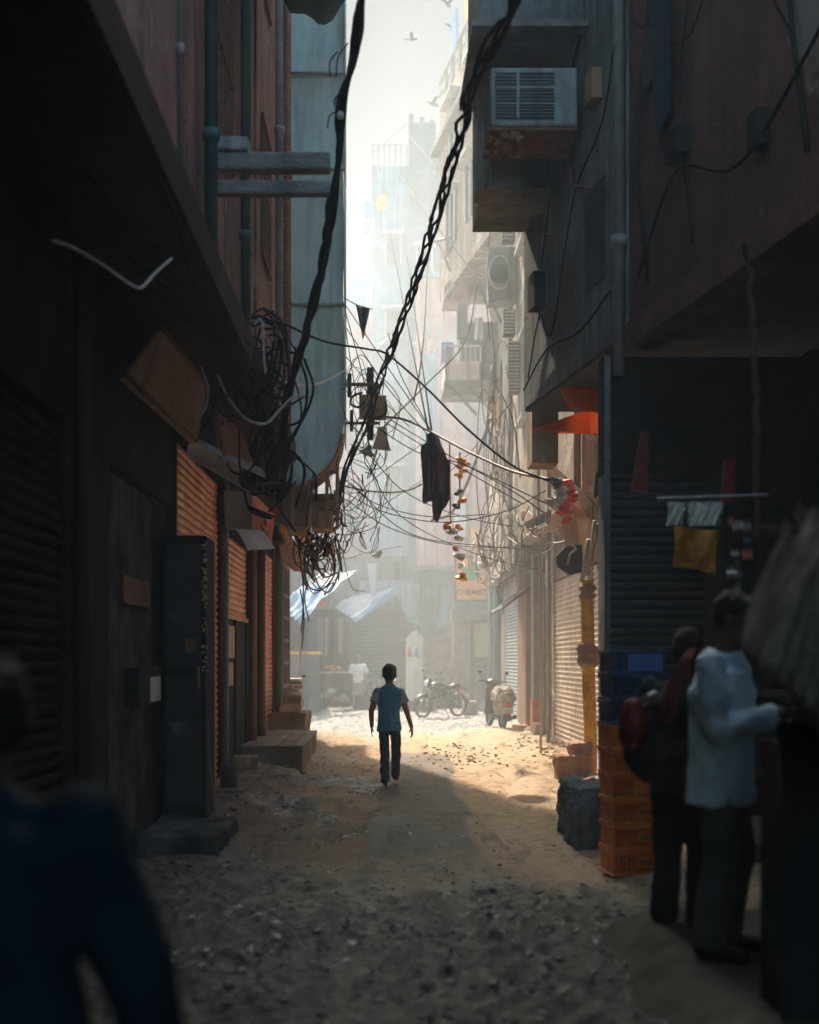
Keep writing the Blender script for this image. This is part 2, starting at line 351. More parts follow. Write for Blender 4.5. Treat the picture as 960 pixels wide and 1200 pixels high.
M['dark_red'] = mat('dark_red', (.22, .02, .02), (.12, .012, .014), 8, .6, .1)
M['white_scrap'] = mat('white_scrap', (.7, .68, .64), None, 5, .6, .1)
M['lattice'] = mat('lattice', (.12, .13, .11), (.08, .08, .07), 5, .7, .1)
M['lime'] = mat('lime', (.5, .52, .34), (.4, .42, .27), 3, .7, .1, streak=.4)
HAZE, HAZE2, SKYS, SUNE, SKYV, BACK = .0122, .0072, .15, 9.5, 3.1, .98
# ================================================================== THE GROUND
def gh(x, y):
    """height of the ground"""
    h = .04 * fbm(x * .7, y * .35, 3.1, 3) + .016 * fbm(x * 3, y * 2, .5, 3)
    r_ = fbm(x * 2.3 + .6 * fbm(x, y * .4, 7, 2), y * .22, 6.4, 4); h -= .035 * sstep(.02, .3, r_) * sstep(9, 11, y) * (1 - sstep(26, 30, y))
    h += .012 * max(0, fbm(x * 5, y * 3.2, 2.7, 3))
    h += .10 * sstep(-.75, -1.7, x) * sstep(10, 14, y) * (1 - sstep(24, 27, y)) * (1 + .5 * fbm(x * 2, y, 9))
    h += .09 * sstep(1.4, 2.8, x) * sstep(6, 10, y) * (1 - sstep(30, 36, y)) * (1 + .5 * fbm(x * 2, y, 5))
    return h
def masks(x, y):
    n = fbm(x * .9, y * .45, 1.7, 4)
    cobble = max(sstep(10.6, 8.4, y + 1.4 * n + .5 * abs(x - .3) * (1 if x > .3 else -.3)), sstep(25, 29, y + 2.5 * n - x * .5))
    cobble = max(cobble, .9 * sstep(.12, .3, fbm(x * .8 + 5, y * .4, 8.2, 3)) * (1 - sstep(15, 22, y)) * (1 - sstep(.4, 1.3, x)))
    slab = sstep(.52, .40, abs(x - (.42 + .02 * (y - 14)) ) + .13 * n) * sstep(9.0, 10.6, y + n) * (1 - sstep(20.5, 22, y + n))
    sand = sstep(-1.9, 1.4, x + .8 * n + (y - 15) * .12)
    return sand, cobble * (1 - slab), slab
def gz(x, y):
    s, c, b = masks(x, y); h = gh(x, y)
    if b > .01: h = h * (1 - .75 * b) + .012 * b
    if c > .01:
        q = Vector((x * 9 + .5 * fbm(x * 3, y * 3), y * 9 * (1 if y < 14 else .6), 0))
        d = noise.voronoi(q)[0]
        h += c * (.065 * (.55 - min(d[0], .55)) * (1.2 + .8 * fbm(x * 2, y * 2, 4)) + .02 * fbm(x * 6, y * 6, 2, 2))
    else: h += .006 * fbm(x * 12, y * 9, 7, 2)
    return h
def build_ground():
    xs = [-300, -90, -30, -12, -6, -3.6] + [-2.6 + i * .026 for i in range(int(6.6 / .026))] + [4.6, 7, 12, 30, 90, 300]
    ys = [-300, -80, -25, -8, 0, 3, 4.4]; y = 5.0
    while y < 50: ys.append(y); y += max(.024, .0032 * y)
    ys += [52, 56, 64, 80, 120, 300]
    vs = []; cs = []
    for yy in ys:
        fine_y = 5 <= yy < 50
        for x in xs:
            if fine_y and -2.7 < x < 4.5: z = gz(x, yy); c = masks(x, yy)
            else: z = 0.0; c = (.4, .7, 0)
            vs.append((x, yy, z)); cs.append(c)
    nx = len(xs); fs = [(j * nx + i, j * nx + i + 1, (j + 1) * nx + i + 1, (j + 1) * nx + i) for j in range(len(ys) - 1) for i in range(nx - 1)]
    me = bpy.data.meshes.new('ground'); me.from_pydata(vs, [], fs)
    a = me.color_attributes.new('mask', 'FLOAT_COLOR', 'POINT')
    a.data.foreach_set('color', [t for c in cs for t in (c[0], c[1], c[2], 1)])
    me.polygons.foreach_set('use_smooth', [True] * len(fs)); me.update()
    m, nt, b, N, L = _nt('ground')
    at = N.new('ShaderNodeAttribute'); at.attribute_name = 'mask'; sp = N.new('ShaderNodeSeparateColor'); L.new(at.outputs['Color'], sp.inputs[0])
    tc = N.new('ShaderNodeTexCoord')
    def nz(s, d=6, r=.6):
        n = N.new('ShaderNodeTexNoise'); n.inputs['Scale'].default_value = s; n.inputs['Detail'].default_value = d; n.inputs['Roughness'].default_value = r; L.new(tc.outputs['Object'], n.inputs['Vector']); return n.outputs['Fac']
    def mix(f, a_, c_):
        x = N.new('ShaderNodeMix'); x.data_type = 'RGBA'
        L.new(f, x.inputs[0])
        for k, v in ((6, a_), (7, c_)):
            if isinstance(v, tuple): x.inputs[k].default_value = rgb(v)
            else: L.new(v, x.inputs[k])
        return x.outputs[2]
    def mr(s, a0, a1, b0=0, b1=1):
        x = N.new('ShaderNodeMapRange'); L.new(s, x.inputs[0]); x.inputs[1].default_value = a0; x.inputs[2].default_value = a1; x.inputs[3].default_value = b0; x.inputs[4].default_value = b1; return x.outputs[0]
    n1, n2, n3 = nz(1.3), nz(9), nz(60, 3)
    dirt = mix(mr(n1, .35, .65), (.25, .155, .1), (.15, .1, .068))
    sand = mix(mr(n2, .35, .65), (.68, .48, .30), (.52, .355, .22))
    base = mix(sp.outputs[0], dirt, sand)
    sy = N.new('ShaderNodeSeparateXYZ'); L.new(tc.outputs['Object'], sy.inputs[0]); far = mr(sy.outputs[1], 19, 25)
    cob = mix(far, mix(mr(n2, .35, .62), (.115, .09, .07), (.03, .026, .022)), mix(mr(n2, .35, .62), (.42, .4, .37), (.17, .16, .15)))  # far cobbles paler: sunlit glare on the ground put into their colour
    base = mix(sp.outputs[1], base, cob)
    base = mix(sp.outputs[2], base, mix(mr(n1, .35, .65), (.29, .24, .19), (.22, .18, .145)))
    base = mix(mr(nz(3.3, 8, .7), .55, .68, 0, .55), base, (.07, .05, .035))
    mpp = N.new('ShaderNodeMapping'); mpp.inputs['Scale'].default_value = (2.6, .55, 1); L.new(tc.outputs['Object'], mpp.inputs['Vector'])
    nr = N.new('ShaderNodeTexNoise'); nr.inputs['Scale'].default_value = 1.3; nr.inputs['Detail'].default_value = 9; nr.inputs['Roughness'].default_value = .72; nr.inputs['Distortion'].default_value = .5; L.new(mpp.outputs[0], nr.inputs['Vector'])
    base = mix(mr(nr.outputs['Fac'], .53, .63, 0, .6), base, (.085, .06, .042))
    base = mix(mr(nr.outputs['Fac'], .40, .33, 0, .4), base, (.5, .38, .26))
    hv = N.new('ShaderNodeHueSaturation'); L.new(base, hv.inputs['Color']); L.new(mr(n3, .3, .7, .75, 1.2), hv.inputs['Value'])
    L.new(hv.outputs[0], b.inputs['Base Color'])
    wet = N.new('ShaderNodeMath'); wet.operation = 'MULTIPLY'; L.new(sp.outputs[1], wet.inputs[0]); L.new(mr(nz(5, 5), .4, .56, .35, 1), wet.inputs[1])
    L.new(mr(wet.outputs[0], 0, 1, .9, .2), b.inputs['Roughness']); b.inputs['Specular IOR Level'].default_value = .5
    ad = N.new('ShaderNodeMath'); ad.operation = 'ADD'; L.new(n2, ad.inputs[0]); L.new(n3, ad.inputs[1])
    bp = N.new('ShaderNodeBump'); bp.inputs['Strength'].default_value = .85; bp.inputs['Distance'].default_value = .03; L.new(ad.outputs[0], bp.inputs['Height']); L.new(bp.outputs[0], b.inputs['Normal'])
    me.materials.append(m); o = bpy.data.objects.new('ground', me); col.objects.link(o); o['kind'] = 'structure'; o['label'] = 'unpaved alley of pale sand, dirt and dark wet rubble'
build_ground()

# loose stones and scraps: nobody could count them
def rubble():
    g = MB(); g2 = MB(); w = MB(); rg = random.Random(3)
    for _ in range(3400):
        y = 5.3 + 32 * rg.random() ** 1.9; x = rg.uniform(-1.75, 3.1)
        s, c, b = masks(x, y)
        if b > .4 and rg.random() < .93: continue
        if s > .6 and c < .3 and y < 26 and rg.random() < .86: continue
        r = rg.choice([.006, .008, .011, .015, .022]) * (1.25 if c > .5 else .95)
        (g if c > .45 else g2).stone((x, y, gz(x, y) + r * .1), r, rg)
    for _ in range(2400):
        y = 5.3 + 5.5 * rg.random(); x = rg.uniform(-1.6, 2.3); c = masks(x, y)[1]
        if rg.random() > c * 1.1: continue
        r = rg.choice([.006, .008, .011, .016, .024]); g.stone((x, y, gz(x, y) - r * .25), r, rg)
    for _ in range(170):   # the dark clods on the sunny sand
        x = 1.35 + rg.gauss(0, .55); y = 20.5 + rg.gauss(0, 1.6); r = rg.uniform(.01, .034); g2.stone((x, y, gz(x, y) + r * .25), r, rg)
    for _ in range(230):
        y = 6 + 22 * rg.random() ** 1.2; x = rg.uniform(-1.7, 2.2) if rg.random() < .5 else rg.gauss(-.9, .45)
        z = gz(x, y) + .012; a = rg.random() * 6.28; l = rg.uniform(.012, .045); k = rg.uniform(.3, .8) * l
        ux, uy = math.cos(a), math.sin(a)
        w.slab([(x - ux * l, y - uy * l, z), (x + uy * k, y - ux * k, z + .01), (x + ux * l, y + uy * l, z + .006), (x - uy * k, y + ux * k, z + .015)], (0, 0, .003))
    o = g.build('gravel', M['stone']); tag(o, 'loose dark stones and clods strewn over the alley floor', 'gravel', kind='stuff')
    o = g2.build('pebbles', M['pebble']); tag(o, 'dusty brown pebbles and crumbs lying on the sandy ground', 'pebbles', kind='stuff')
    o = w.build('litter', M['white_scrap']); tag(o, 'tiny pale scraps of litter scattered over the dirt', 'litter', kind='stuff')
rubble()

# ================================================================== helpers for buildings
def shutter(name, a, b, z0, z1, m, parent, label=None, pitch=.085, depth=.022):
    a = Vector((a[0], a[1], 0)); b = Vector((b[0], b[1], 0)); d = (b - a).normalized(); n = Vector((d.y, -d.x, 0))
    k = int((z1 - z0) / pitch); mb = MB(); vs = []; prof = [(0, 0), (.25, .75), (.5, 1), (.78, .72), (.93, .05)]
    rows = []
    for i in range(k):
        for (t, h) in prof: rows.append((z0 + (i + t) * pitch, h * depth))
    rows.append((z0 + k * pitch, 0))
    L = (b - a).length; cols = max(2, int(L / .35))
    rg = random.Random(int(z1 * 100 + a.y * 10))
    dent = [rg.uniform(-.006, .006) for _ in range(cols + 1)]
    for (z, h) in rows:
        for c in range(cols + 1):
            p = a.lerp(b, c / cols) + n * (h + dent[c] + .006 * fbm(c * .9, z * 2.1, a.y)); vs.append(Vector((p.x, p.y, z)))
    w = cols + 1
    mb.add(vs, [(r * w + c, r * w + c + 1, (r + 1) * w + c + 1, (r + 1) * w + c) for r in range(len(rows) - 1) for c in range(cols)])
    mb.box(-.03, .0, 0, L, 0, .07, Matrix.Translation((a.x, a.y, z0 - .03)) @ Matrix.Rotation(math.atan2(-d.x, d.y), 4, 'Z')) if False else None
    base = [a + n * .045, b + n * .045]
    mb.slab([Vector((a.x, a.y, z0)) , Vector((b.x, b.y, z0)), Vector((b.x, b.y, z0)) + n * .05, Vector((a.x, a.y, z0)) + n * .05], (0, 0, -.06))
    return mb.build(name, m, parent, False, label)
def wallbox(mb, x0, x1, y0, y1, z0, z1): mb.box(x0, x1, y0, y1, z0, z1)

# ================================================================== LEFT NEAR SHOP BUILDING
LB = thing('shop_building', 'dark brown building of shuttered shops along the left side of the alley', 'building', (-2.4, 10, 0))
mb = MB()
for (y0, y1) in ((8.0, 8.5), (12.15, 12.25), (15.52, 15.75), (18.72, 20.28), (23.02, 23.5), (26.5, 27.0)): mb.box(-2.6, -1.98, y0, y1, 0, 4.5)
mb.box(-2.6, -2.0, 8.5, 12.15, 3.0, 4.5)            # over the recess
mb.box(-2.6, -2.02, 12.25, 26.5, 3.75, 4.5)
mb.box(-2.6, -2.0, -14, 4.4, 0, 4.5); mb.box(-2.6, -2.02, 4.4, 8.0, 3.1, 4.5)
mb.box(-3.2, -2.62, 4.0, 27, 0, 4.5)
mb.box(-2.6, -2.02, 20.3, 23.0, 3.4, 3.75); mb.box(-2.6, -2.02, 15.75, 18.72, 3.25, 3.75); 
mb.build('wall', M['dark_wall'], LB, label='dark ground floor wall and piers')
mb = MB(); mb.box(-6, -1.40, -6, 8.0, 4.5, 7.5); mb.box(-6, -1.40, 8.0, 18.3, 4.5, 24)
for y in (9.0, 13.8): mb.box(-1.42, -1.372, y, y + .22, 4.5, 24)
mb.build('upper_wall', M['brown_wall'], LB, label='stained reddish brown upper storeys overhanging the street')
mb = MB(); mb.box(-6, -1.36, 18.32, 25.3, 4.5, 25); mb.build('upper_wall', M['brick'], LB, label='brick upper storeys behind the netted bay')
mb = MB(); mb.box(-2.6, -1.3, -14, 27, 4.36, 4.5); mb.box(-1.34, -1.26, -14, 18.3, 4.38, 4.66)
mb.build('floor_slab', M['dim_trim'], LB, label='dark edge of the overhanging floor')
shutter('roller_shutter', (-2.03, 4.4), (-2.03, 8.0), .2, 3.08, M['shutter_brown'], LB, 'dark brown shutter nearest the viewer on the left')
shutter('roller_shutter', (-2.03, 12.25), (-2.03, 15.5), .12, 3.72, M['shutter_orange'], LB, 'tall rust coloured shutter with bright glints')
shutter('roller_shutter', (-2.03, 15.75), (-2.03, 18.7), 2.15, 3.24, M['shutter_orange'], LB, 'short half raised shutter over the black door')
shutter('roller_shutter', (-2.03, 20.3), (-2.03, 23.0), .22, 3.38, M['shutter_orange'], LB, 'warm orange brown shutter above the stone step')
mb = MB(); mb.box(-2.1, -2.01, 8.52, 9.35, 0, 3.0); mb.build('door', M['dark_paint'], LB, label='black door leaf left of the grey panel'); mb = MB(); mb.box(-2.3, -2.05, 11.15, 12.1, 0, 3.0); mb.build('door', M['dark_paint'], LB, label='black door leaf right of the grey panel')
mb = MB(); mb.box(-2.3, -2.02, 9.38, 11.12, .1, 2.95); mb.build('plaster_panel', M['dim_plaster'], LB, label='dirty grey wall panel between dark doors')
f = MB(); f.box(-2.012, -1.9, 9.95, 10.85, 1.2, 1.5); fb = f.build('meter_box', M['dark_paint'], LB, label='dark meter box with a pale cover')
f = MB(); f.box(-1.9, -1.885, 10.4, 10.8, 1.22, 1.42); f.build('cover', M['white_paint'], fb)
mb = MB(); mb.box(-2.012, -1.995, 9.8, 10.9, 2.0, 2.22); mb.build('name_plate', M['sign_brown'], LB)
# black door with notices
mb = MB(); mb.box(-2.2, -2.02, 15.75, 18.72, .1, 2.12)
for (y0, y1) in ((15.78, 15.86), (17.2, 17.26), (18.6, 18.7)): mb.box(-2.02, -1.985, y0, y1, .1, 2.1)
d = mb.build('door', M['dark_paint'], LB, label='black shop door with two notices pasted on it')
mb = MB(); mb.box(-2.02, -1.998, 15.95, 17.15, 1.58, 2.0); nt_ = mb.build('notice', M['paper'], d, label='pale printed notice with a red heading')
mb = MB(); mb.box(-2.02, -1.999, 16.35, 17.0, 1.22, 1.52); mb.build('sticker', M['paper'], d, label='small rounded sticker under the notice')
mb = MB(); mb.box(-2.14, -2.0, 23.5, 26.5, .1, 3.5)
for z in (.1, .55, 1.0, 1.45, 1.9, 2.35, 2.8, 3.4): mb.box(-2.0, -1.96, 23.5, 26.5, z, z + .07)
for y in (23.5, 24.2, 24.95, 25.7, 26.42): mb.box(-2.0, -1.955, y, y + .09, .1, 3.5)
mb.build('door', M['wood'], LB, label='panelled reddish brown wooden door at the far corner')
for (y, x, r, z1, mt, lb) in ((15.64, -1.93, .035, 4.3, 'grey_pipe', 'grey pipe beside the tall shutter'), (18.95, -1.93, .05, 4.3, 'orange_wood', 'brown post'), (20.1, -1.92, .06, 4.3, 'rust', 'rusty post'),
                              (23.2, -1.9, .09, 4.2, 'teal_pipe', 'dark teal pipe'), (8.2, -1.93, .05, 4.2, 'dim_trim', 'rusty pipe beside the nearest shutter')):
    mb = MB(); mb.tube([(x, y, 0), (x, y, z1)], r, 10); mb.build('pipe', M[mt], LB, True, lb)
for (y, x, r, z0, mt, lb) in ((8.35, -1.33, .02, 4.6, 'grey_pipe', 'thin pale conduit'), (9.7, -1.31, .05, 4.6, 'teal_pipe', 'teal drainpipe'), (9.95, -1.33, .025, 4.6, 'grey_pipe', 'conduit'),
                              (12.0, -1.3, .045, 4.5, 'teal_pipe', 'green drainpipe'), (12.5, -1.33, .03, 4.5, 'teal_pipe', 'thin green pipe'), (15.9, -1.3, .05, 4.5, 'grey_pipe', 'grey drainpipe'), (17.4, -1.32, .06, 4.5, 'brick', 'reddish pipe')):
    mb = MB(); mb.tube([(x, y, z0), (x, y, 20)], r, 8)
    for z in (5.5, 8.1, 11): mb.lathe([(r * 1.35, 0), (r * 1.35, .08)], (x, y, z), 8)
    mb.build('pipe', M[mt], LB, True, lb)
# dark windows of the upper storey
for (y0, z0) in ((6.2, 6.0), (10.6, 6.0), (14.5, 6.2), (10.6, 9.2), (14.5, 9.3)):
    mb = MB(); mb.box(-1.6, -1.39, y0, y0 + 1.0, z0, z0 + 1.5); w = mb.build('window', M['pane'], LB)
    mb = MB()
    for k in range(5): mb.box(-1.39, -1.362, y0 + k * .24, y0 + k * .24 + .03, z0, z0 + 1.5)
    for z in (z0 - .05, z0 + .72, z0 + 1.5): mb.box(-1.39, -1.355, y0 - .04, y0 + 1.04, z, z + .05)
    mb.build('frame', M['rust'], w)
# cantilevered pair of beams
t = thing('support_beam', 'pair of weathered grey beams sticking out of the upper left wall', 'beam', (-1.4, 10, 5.3))
for (z, r) in ((5.44, .07), (5.24, .055)):
    mb = MB(); mb.rbox(-1.45, -.42, 10 - r, 10 + r, z - r, z + r, .02); mb.build('beam', M['concrete'], t)
mb = MB(); mb.rbox(-1.3, -1.05, 9.9, 10.1, 5.51, 5.62, .02); mb.build('block', M['white_plaster'], t)
# the bay wrapped in shade net
t = thing('netted_bay', 'tall projecting bay wrapped in sheets of grey green shade net', 'bay', (-1, 18.7, 4.2))
def net_fn(z0, z1, s):
    def f(u, v):
        x = -1.42 + u * .84; z = z0 + v * (z1 - z0)
        y = 18.5 + .03 * fbm(x * 3, z * 1.3, s, 3) + .06 * math.sin(v * math.pi) * (.3 + fbm(x * 1.2, z * .4, s)) + .05 * math.sin(math.pi * v)
        return Vector((x + (.0 if u < 1 else .012 * fbm(z, 3, s)), y, z))
    return f
for (z0, z1) in ((4.72, 6.7), (6.66, 8.65), (8.61, 10.05), (10.0, 12.2), (12.15, 14.5), (14.4, 18), (17.9, 22)):
    mb = MB(); mb.grid(net_fn(z0, z1, z0), 22, 30)
    mb.slab([(-.58, 18.5, z0), (-.58, 19.4, z0), (-.58, 19.4, z1), (-.58, 18.5, z1)], (.01, 0, 0))
    mb.build('net_sheet', M['net'], t, True)
for x in (-1.3, -.98, -.66):
    mb = MB(); mb.tube([(x, 18.8, 4.6), (x, 18.8, 22)], .025, 8); mb.build('scaffold_pole', M['wood'], t, True)
for z in (6.68, 8.63, 10.02, 12.18, 14.45): 
    mb = MB(); mb.tube([(-1.42, 18.46, z), (-.56, 18.46, z)], .022, 8); mb.build('rail', M['grey_pipe'], t, True)
# curved hood below the bay
t = thing('curved_hood', 'curved teal sheet hood with brown rim under the netted bay', 'awning', (-1, 18.3, 4.2))
def hood(u, v):
    a = u * math.pi / 2; x = -1.40 + .80 * math.sin(a) ; z = 4.02 + .78 * (1 - math.cos(a)) ** .9 
    return Vector((x, 18.35 + v * .9, z))
def hoodface(u, v):
    a = u * math.pi / 2; x = -1.40 + .80 * math.sin(a); z = 4.02 + .78 * (1 - math.cos(a)) ** .9
    return Vector((x, 18.36 + .02 * fbm(x * 4, v * 3), z + (4.78 - z) * v))
mb = MB(); mb.grid(hoodface, 14, 10); mb.build('face_sheet', M['net'], t, True)
mb = MB(); mb.grid(hood, 16, 6); mb.tube([hood(i / 16, 0) + Vector((0, -.02, -.01)) for i in range(17)], .03, 8); mb.build('rim', M['orange_wood'], t, True)
# timber box structure under the hood
t = thing('timber_canopy', 'dark timber and tin canopy hung under the curved hood', 'canopy', (-1.2, 19, 3.7))
mb = MB(); mb.box(-2.0, -.72, 18.6, 20.6, 3.88, 3.97); mb.box(-2.0, -.95, 18.55, 18.62, 3.5, 3.9); mb.build('roof_board', M['wood'], t)
mb = MB()
for x in (-1.35, -1.1, -.85, -.70): mb.box(x, x + .05, 18.5, 18.56, 3.45, 4.5)
mb.box(-1.45, -.68, 18.52, 18.58, 4.25, 4.3); mb.build('post', M['orange_wood'], t)
mb = MB(); mb.rbox(-1.05, -.75, 18.6, 19.2, 3.45, 3.72, .02); mb.rbox(-1.5, -1.15, 18.6, 19.1, 3.4, 3.85, .02); mb.build('meter_box', M['card'], t)
mb = MB(); mb.rbox(-1.9, -1.5, 18.7, 19.4, 3.3, 3.9, .02); mb.build('meter_box', M['dark_paint'], t, label='black meter box')

# shop sign boards leaning out over the shutters
def board(name, label, cat, pts, t, m, extra=None):
    mb = MB(); mb.slab([Vector(p) for p in pts], t); th = thing(name, label, cat, Vector(pts[0])); o = mb.build('panel', m, th); return th
s1 = board('sign_board', 'large dim brown signboard tilted over the nearest left shops', 'sign', [P(190, 384, 9.6), P(243, 452, 11.8), P(231, 517, 11.6), P(148, 440, 9.2)], (-.05, 0, -.03), M['sign_brown'])
mb = MB(); mb.tube([P(190, 384, 9.58), P(243, 452, 11.78)], .02, 6); mb.tube([P(148, 440, 9.18), P(231, 517, 11.58)], .02, 6); mb.build('frame', M['rust'], s1, True)
s2 = board('sign_board', 'smaller brown signboard between the large board and the red one', 'sign', [P(257, 484, 12.4), P(282, 505, 13.6), P(301, 550, 14.2), P(262, 535, 12.6)], (-.05, 0, -.03), M['sign_brown'])
mb = MB(); 
def rollfn(u, v):
    a = v * 4.6; p = P(232, 522, 12.2).lerp(P(296, 556, 14.0), u); r = .10 + .05 * u
    return p + Vector((r * math.cos(a), -.03, r * math.sin(a) - .05))
mb.grid(rollfn, 6, 14); o = mb.build('rolled_awning', M['white_tarp'], None, True); tag(o, 'grimy pale rolled awning under the small brown signboard', 'awning')
s3 = board('shop_sign', 'worn red signboard with dark lettering jutting out left', 'sign', [P(296, 577, 17.2), P(322, 603, 18.0), P(318, 644, 18.0), P(295, 625, 17.2)], (-.04, .05, 0), M['sign_red'])
mb = MB()
q0, q1, q2, q3 = P(296, 577, 17.16), P(322, 603, 17.96), P(318, 644, 17.96), P(295, 625, 17.16)
def onb(u, v): return (q0.lerp(q1, u)).lerp(q3.lerp(q2, u), v) + Vector((.01, -.01, 0))
for (u, v, w_, h_) in ((.35, .3, .12, .14), (.52, .36, .16, .2), (.4, .6, .2, .12), (.66, .62, .1, .18)):
    mb.quad(onb(u, v), onb(u + w_, v + .05), onb(u + w_ * .8, v + h_), onb(u - .02, v + h_ * .8))
mb.build('lettering', M['black'], s3)
def aw(u, v):
    p = P(267, 620, 15.8).lerp(P(296, 622, 17.0), u).lerp(P(290, 645, 15.8).lerp(P(322, 643, 17.6), u), v)
    return p + Vector((0, 0, .10 * math.sin(math.pi * v)))
mb = MB(); mb.grid(aw, 8, 8); o = mb.build('tin_awning', M['white_tarp'], None, True); tag(o, 'bent pale tin awning below the red signboard', 'awning')
mb = MB(); mb.slab([P(262, 575, 15.4), P(297, 577, 17.3), P(296, 622, 17.2), P(264, 618, 15.4)], (-.06, 0, 0)); o = mb.build('shop_hood', M['black']); tag(o, 'black sheet hood above the pale tin awning', 'awning')
for i, (xa, ya, xb, yb, xc, yc, Y, m_, lb) in enumerate(((322, 606, 342, 628, 330, 655, 19.5, 'sign_brown', 'narrow brown board beside the red signboard'),
                               (338, 630, 356, 640, 346, 668, 21.5, 'orange_wood', 'orange brown board at the end of the left shops'),
                               (345, 600, 362, 604, 354, 655, 20.5, 'card', 'tan board hanging among the looped wires'))):
    a, b, c = P(xa, ya, Y), P(xb, yb, Y + 1), P(xc, yc, Y + .6)
    mb = MB(); mb.slab([a, b, b + (c - a) * .9, c], (-.04, .03, 0)); o = mb.build('hanging_board', M[m_]); tag(o, lb, 'board')
# the tall dark cabinet standing out from the wall
t = thing('metal_cabinet', 'tall black metal stall cabinet standing out from the left wall', 'cabinet', (-1.8, 11.8, 0))
mb = MB(); mb.rbox(-2.0, -1.6, 11.5, 12.1, .12, 2.68, .015); mb.build('body', M['dark_paint'], t)
mb = MB(); mb.box(-1.96, -1.64, 11.485, 11.5, .25, 1.42); mb.box(-1.96, -1.64, 11.485, 11.5, 1.48, 2.6); mb.build('door', M['shutter_dark'], t)
mb = MB(); mb.tube([(-1.66, 11.46, 1.3), (-1.66, 11.46, 1.5)], .012, 6); mb.build('handle', M['steel'], t, True)
mb = MB(); mb.tube(spline([(-1.58, 11.44, 1.0), (-1.56, 11.42, .6), (-1.50, 11.3, .34), (-1.47, 11.1, .2), (-1.6, 11.0, .17), (-1.78, 11.1, .17)]), .014, 6); o = mb.build('orange_cable', M['cable_brown'], None, True); tag(o, 'dull orange cable trailing from the black cabinet to the grey step', 'cable')
mb = MB(); rg = random.Random(31)
for k in range(60): z = rg.uniform(1.45, 2.62); mb.stone((-1.60 + rg.uniform(-.03, .012), 11.49 - rg.random() * .03, z), rg.uniform(.008, .022), rg)
mb.build('peeling_edge', M['paper'], t)
for (x, z, w_, h_, m_) in ((-1.93, 1.9, .12, .1, 'dim_plaster'), (-1.78, 1.62, .09, .13, 'sign_brown'), (-1.9, .9, .14, .1, 'dim_plaster')):
    mb = MB(); mb.box(x, x + w_, 11.478, 11.484, z, z + h_); mb.build('poster', M[m_], t)
for i, (px, py, Y, ms, lb) in enumerate(((120, 165, 7.6, ('red', 'teal_pipe', 'foil', 'red', 'green_cloth'), 'small red and green charm hanging high on the dark left wall'), (214, 262, 8.6, ('foil', 'red', 'steel'), 'small pale and red charm above the start of the draped wires'))):
    t2 = thing('hanging_charm', lb, 'decoration', P(px, py, Y)); rg = random.Random(i)
    for k, m_ in enumerate(ms):
        mb = MB(); c = P(px + rg.uniform(-6, 8), py - 20 + 12 * k, Y)
        for _ in range(3): mb.stone(c + Vector((rg.uniform(-.02, .02), 0, rg.uniform(-.03, .03))), .03, rg)
        mb.build('ornament', M[m_], t2)
    mb = MB(); mb.tube([P(px, py - 60, Y), P(px, py + 20, Y)], .004, 4); mb.build('cord', M['cable'], t2)
# steps
def step(name, x0, x1, y0, y1, z0, z1, m, label, cat='step', planks=0):
    mb = MB()
    if planks:
        w = (x1 - x0) / planks
        for k in range(planks): mb.rbox(x0 + k * w + .006, x0 + (k + 1) * w - .006, y0 - .01 * (k % 2), y1, z1 - .03, z1 + .004 * (k % 3), .006)
        mb.box(x0 + .02, x1 - .02, y0 + .03, y1 - .02, z0, z1 - .03)
    else: mb.rough(x0, x1, y0, y1, z0, z1, .03)
    for i, v in enumerate(mb.v): v += Vector((.012 * fbm(v.y * 3, v.z * 5, x0), .012 * fbm(v.x * 3, v.z * 5, 2), .008 * fbm(v.x * 5, v.y * 5, 3)))
    o = mb.build(name, M[m]); return tag(o, label, cat)
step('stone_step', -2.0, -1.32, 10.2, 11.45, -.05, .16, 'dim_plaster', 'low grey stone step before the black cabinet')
step('door_slab', -2.0, -1.52, 13.9, 17.4, -.04, .14, 'step_stone', 'low worn slab with planks before the black door', planks=4)
step('stone_step', -2.0, -1.12, 17.75, 21.6, -.05, .36, 'step_stone', 'broad stone step topped with planks under the orange shutter', planks=5)
step('stone_step', -2.0, -1.36, 22.2, 23.6, -.05, .62, 'step_stone', 'higher dark step against the wooden door')
t = thing('cardboard_box', 'open cardboard box sitting on the higher dark step', 'box', (-1.6, 22.4, .62))
mb = MB(); mb.box(-1.80, -1.79, 22.2, 22.6, .62, .92); mb.box(-1.45, -1.44, 22.2, 22.6, .62, .92); mb.box(-1.79, -1.45, 22.59, 22.6, .62, .92); mb.box(-1.79, -1.45, 22.2, 22.21, .62, .78); mb.box(-1.79, -1.45, 22.21, 22.59, .62, .63)
mb.build('body', M['card'], t)
mb = MB(); mb.slab([(-1.79, 22.2, .785), (-1.45, 22.2, .785), (-1.43, 22.05, .66), (-1.8, 22.05, .66)], (0, 0, .006)); mb.build('flap', M['card'], t)
t = thing('water_can', 'small black can with wire handle on the floor by the tall shutter', 'can', (-1.8, 13.0, .03))
mb = MB(); mb.lathe([(.09, 0), (.1, .02), (.1, .2), (.07, .24), (.04, .26)], (-1.72, 14.2, .14), 12); mb.build('body', M['black'], t, True)
mb = MB(); mb.tube([Vector((-1.72 + .08 * math.cos(a), 14.2, .37 + .09 * math.sin(a))) for a in [i * math.pi / 8 for i in range(9)]], .006, 5); mb.build('handle', M['steel'], t, True)
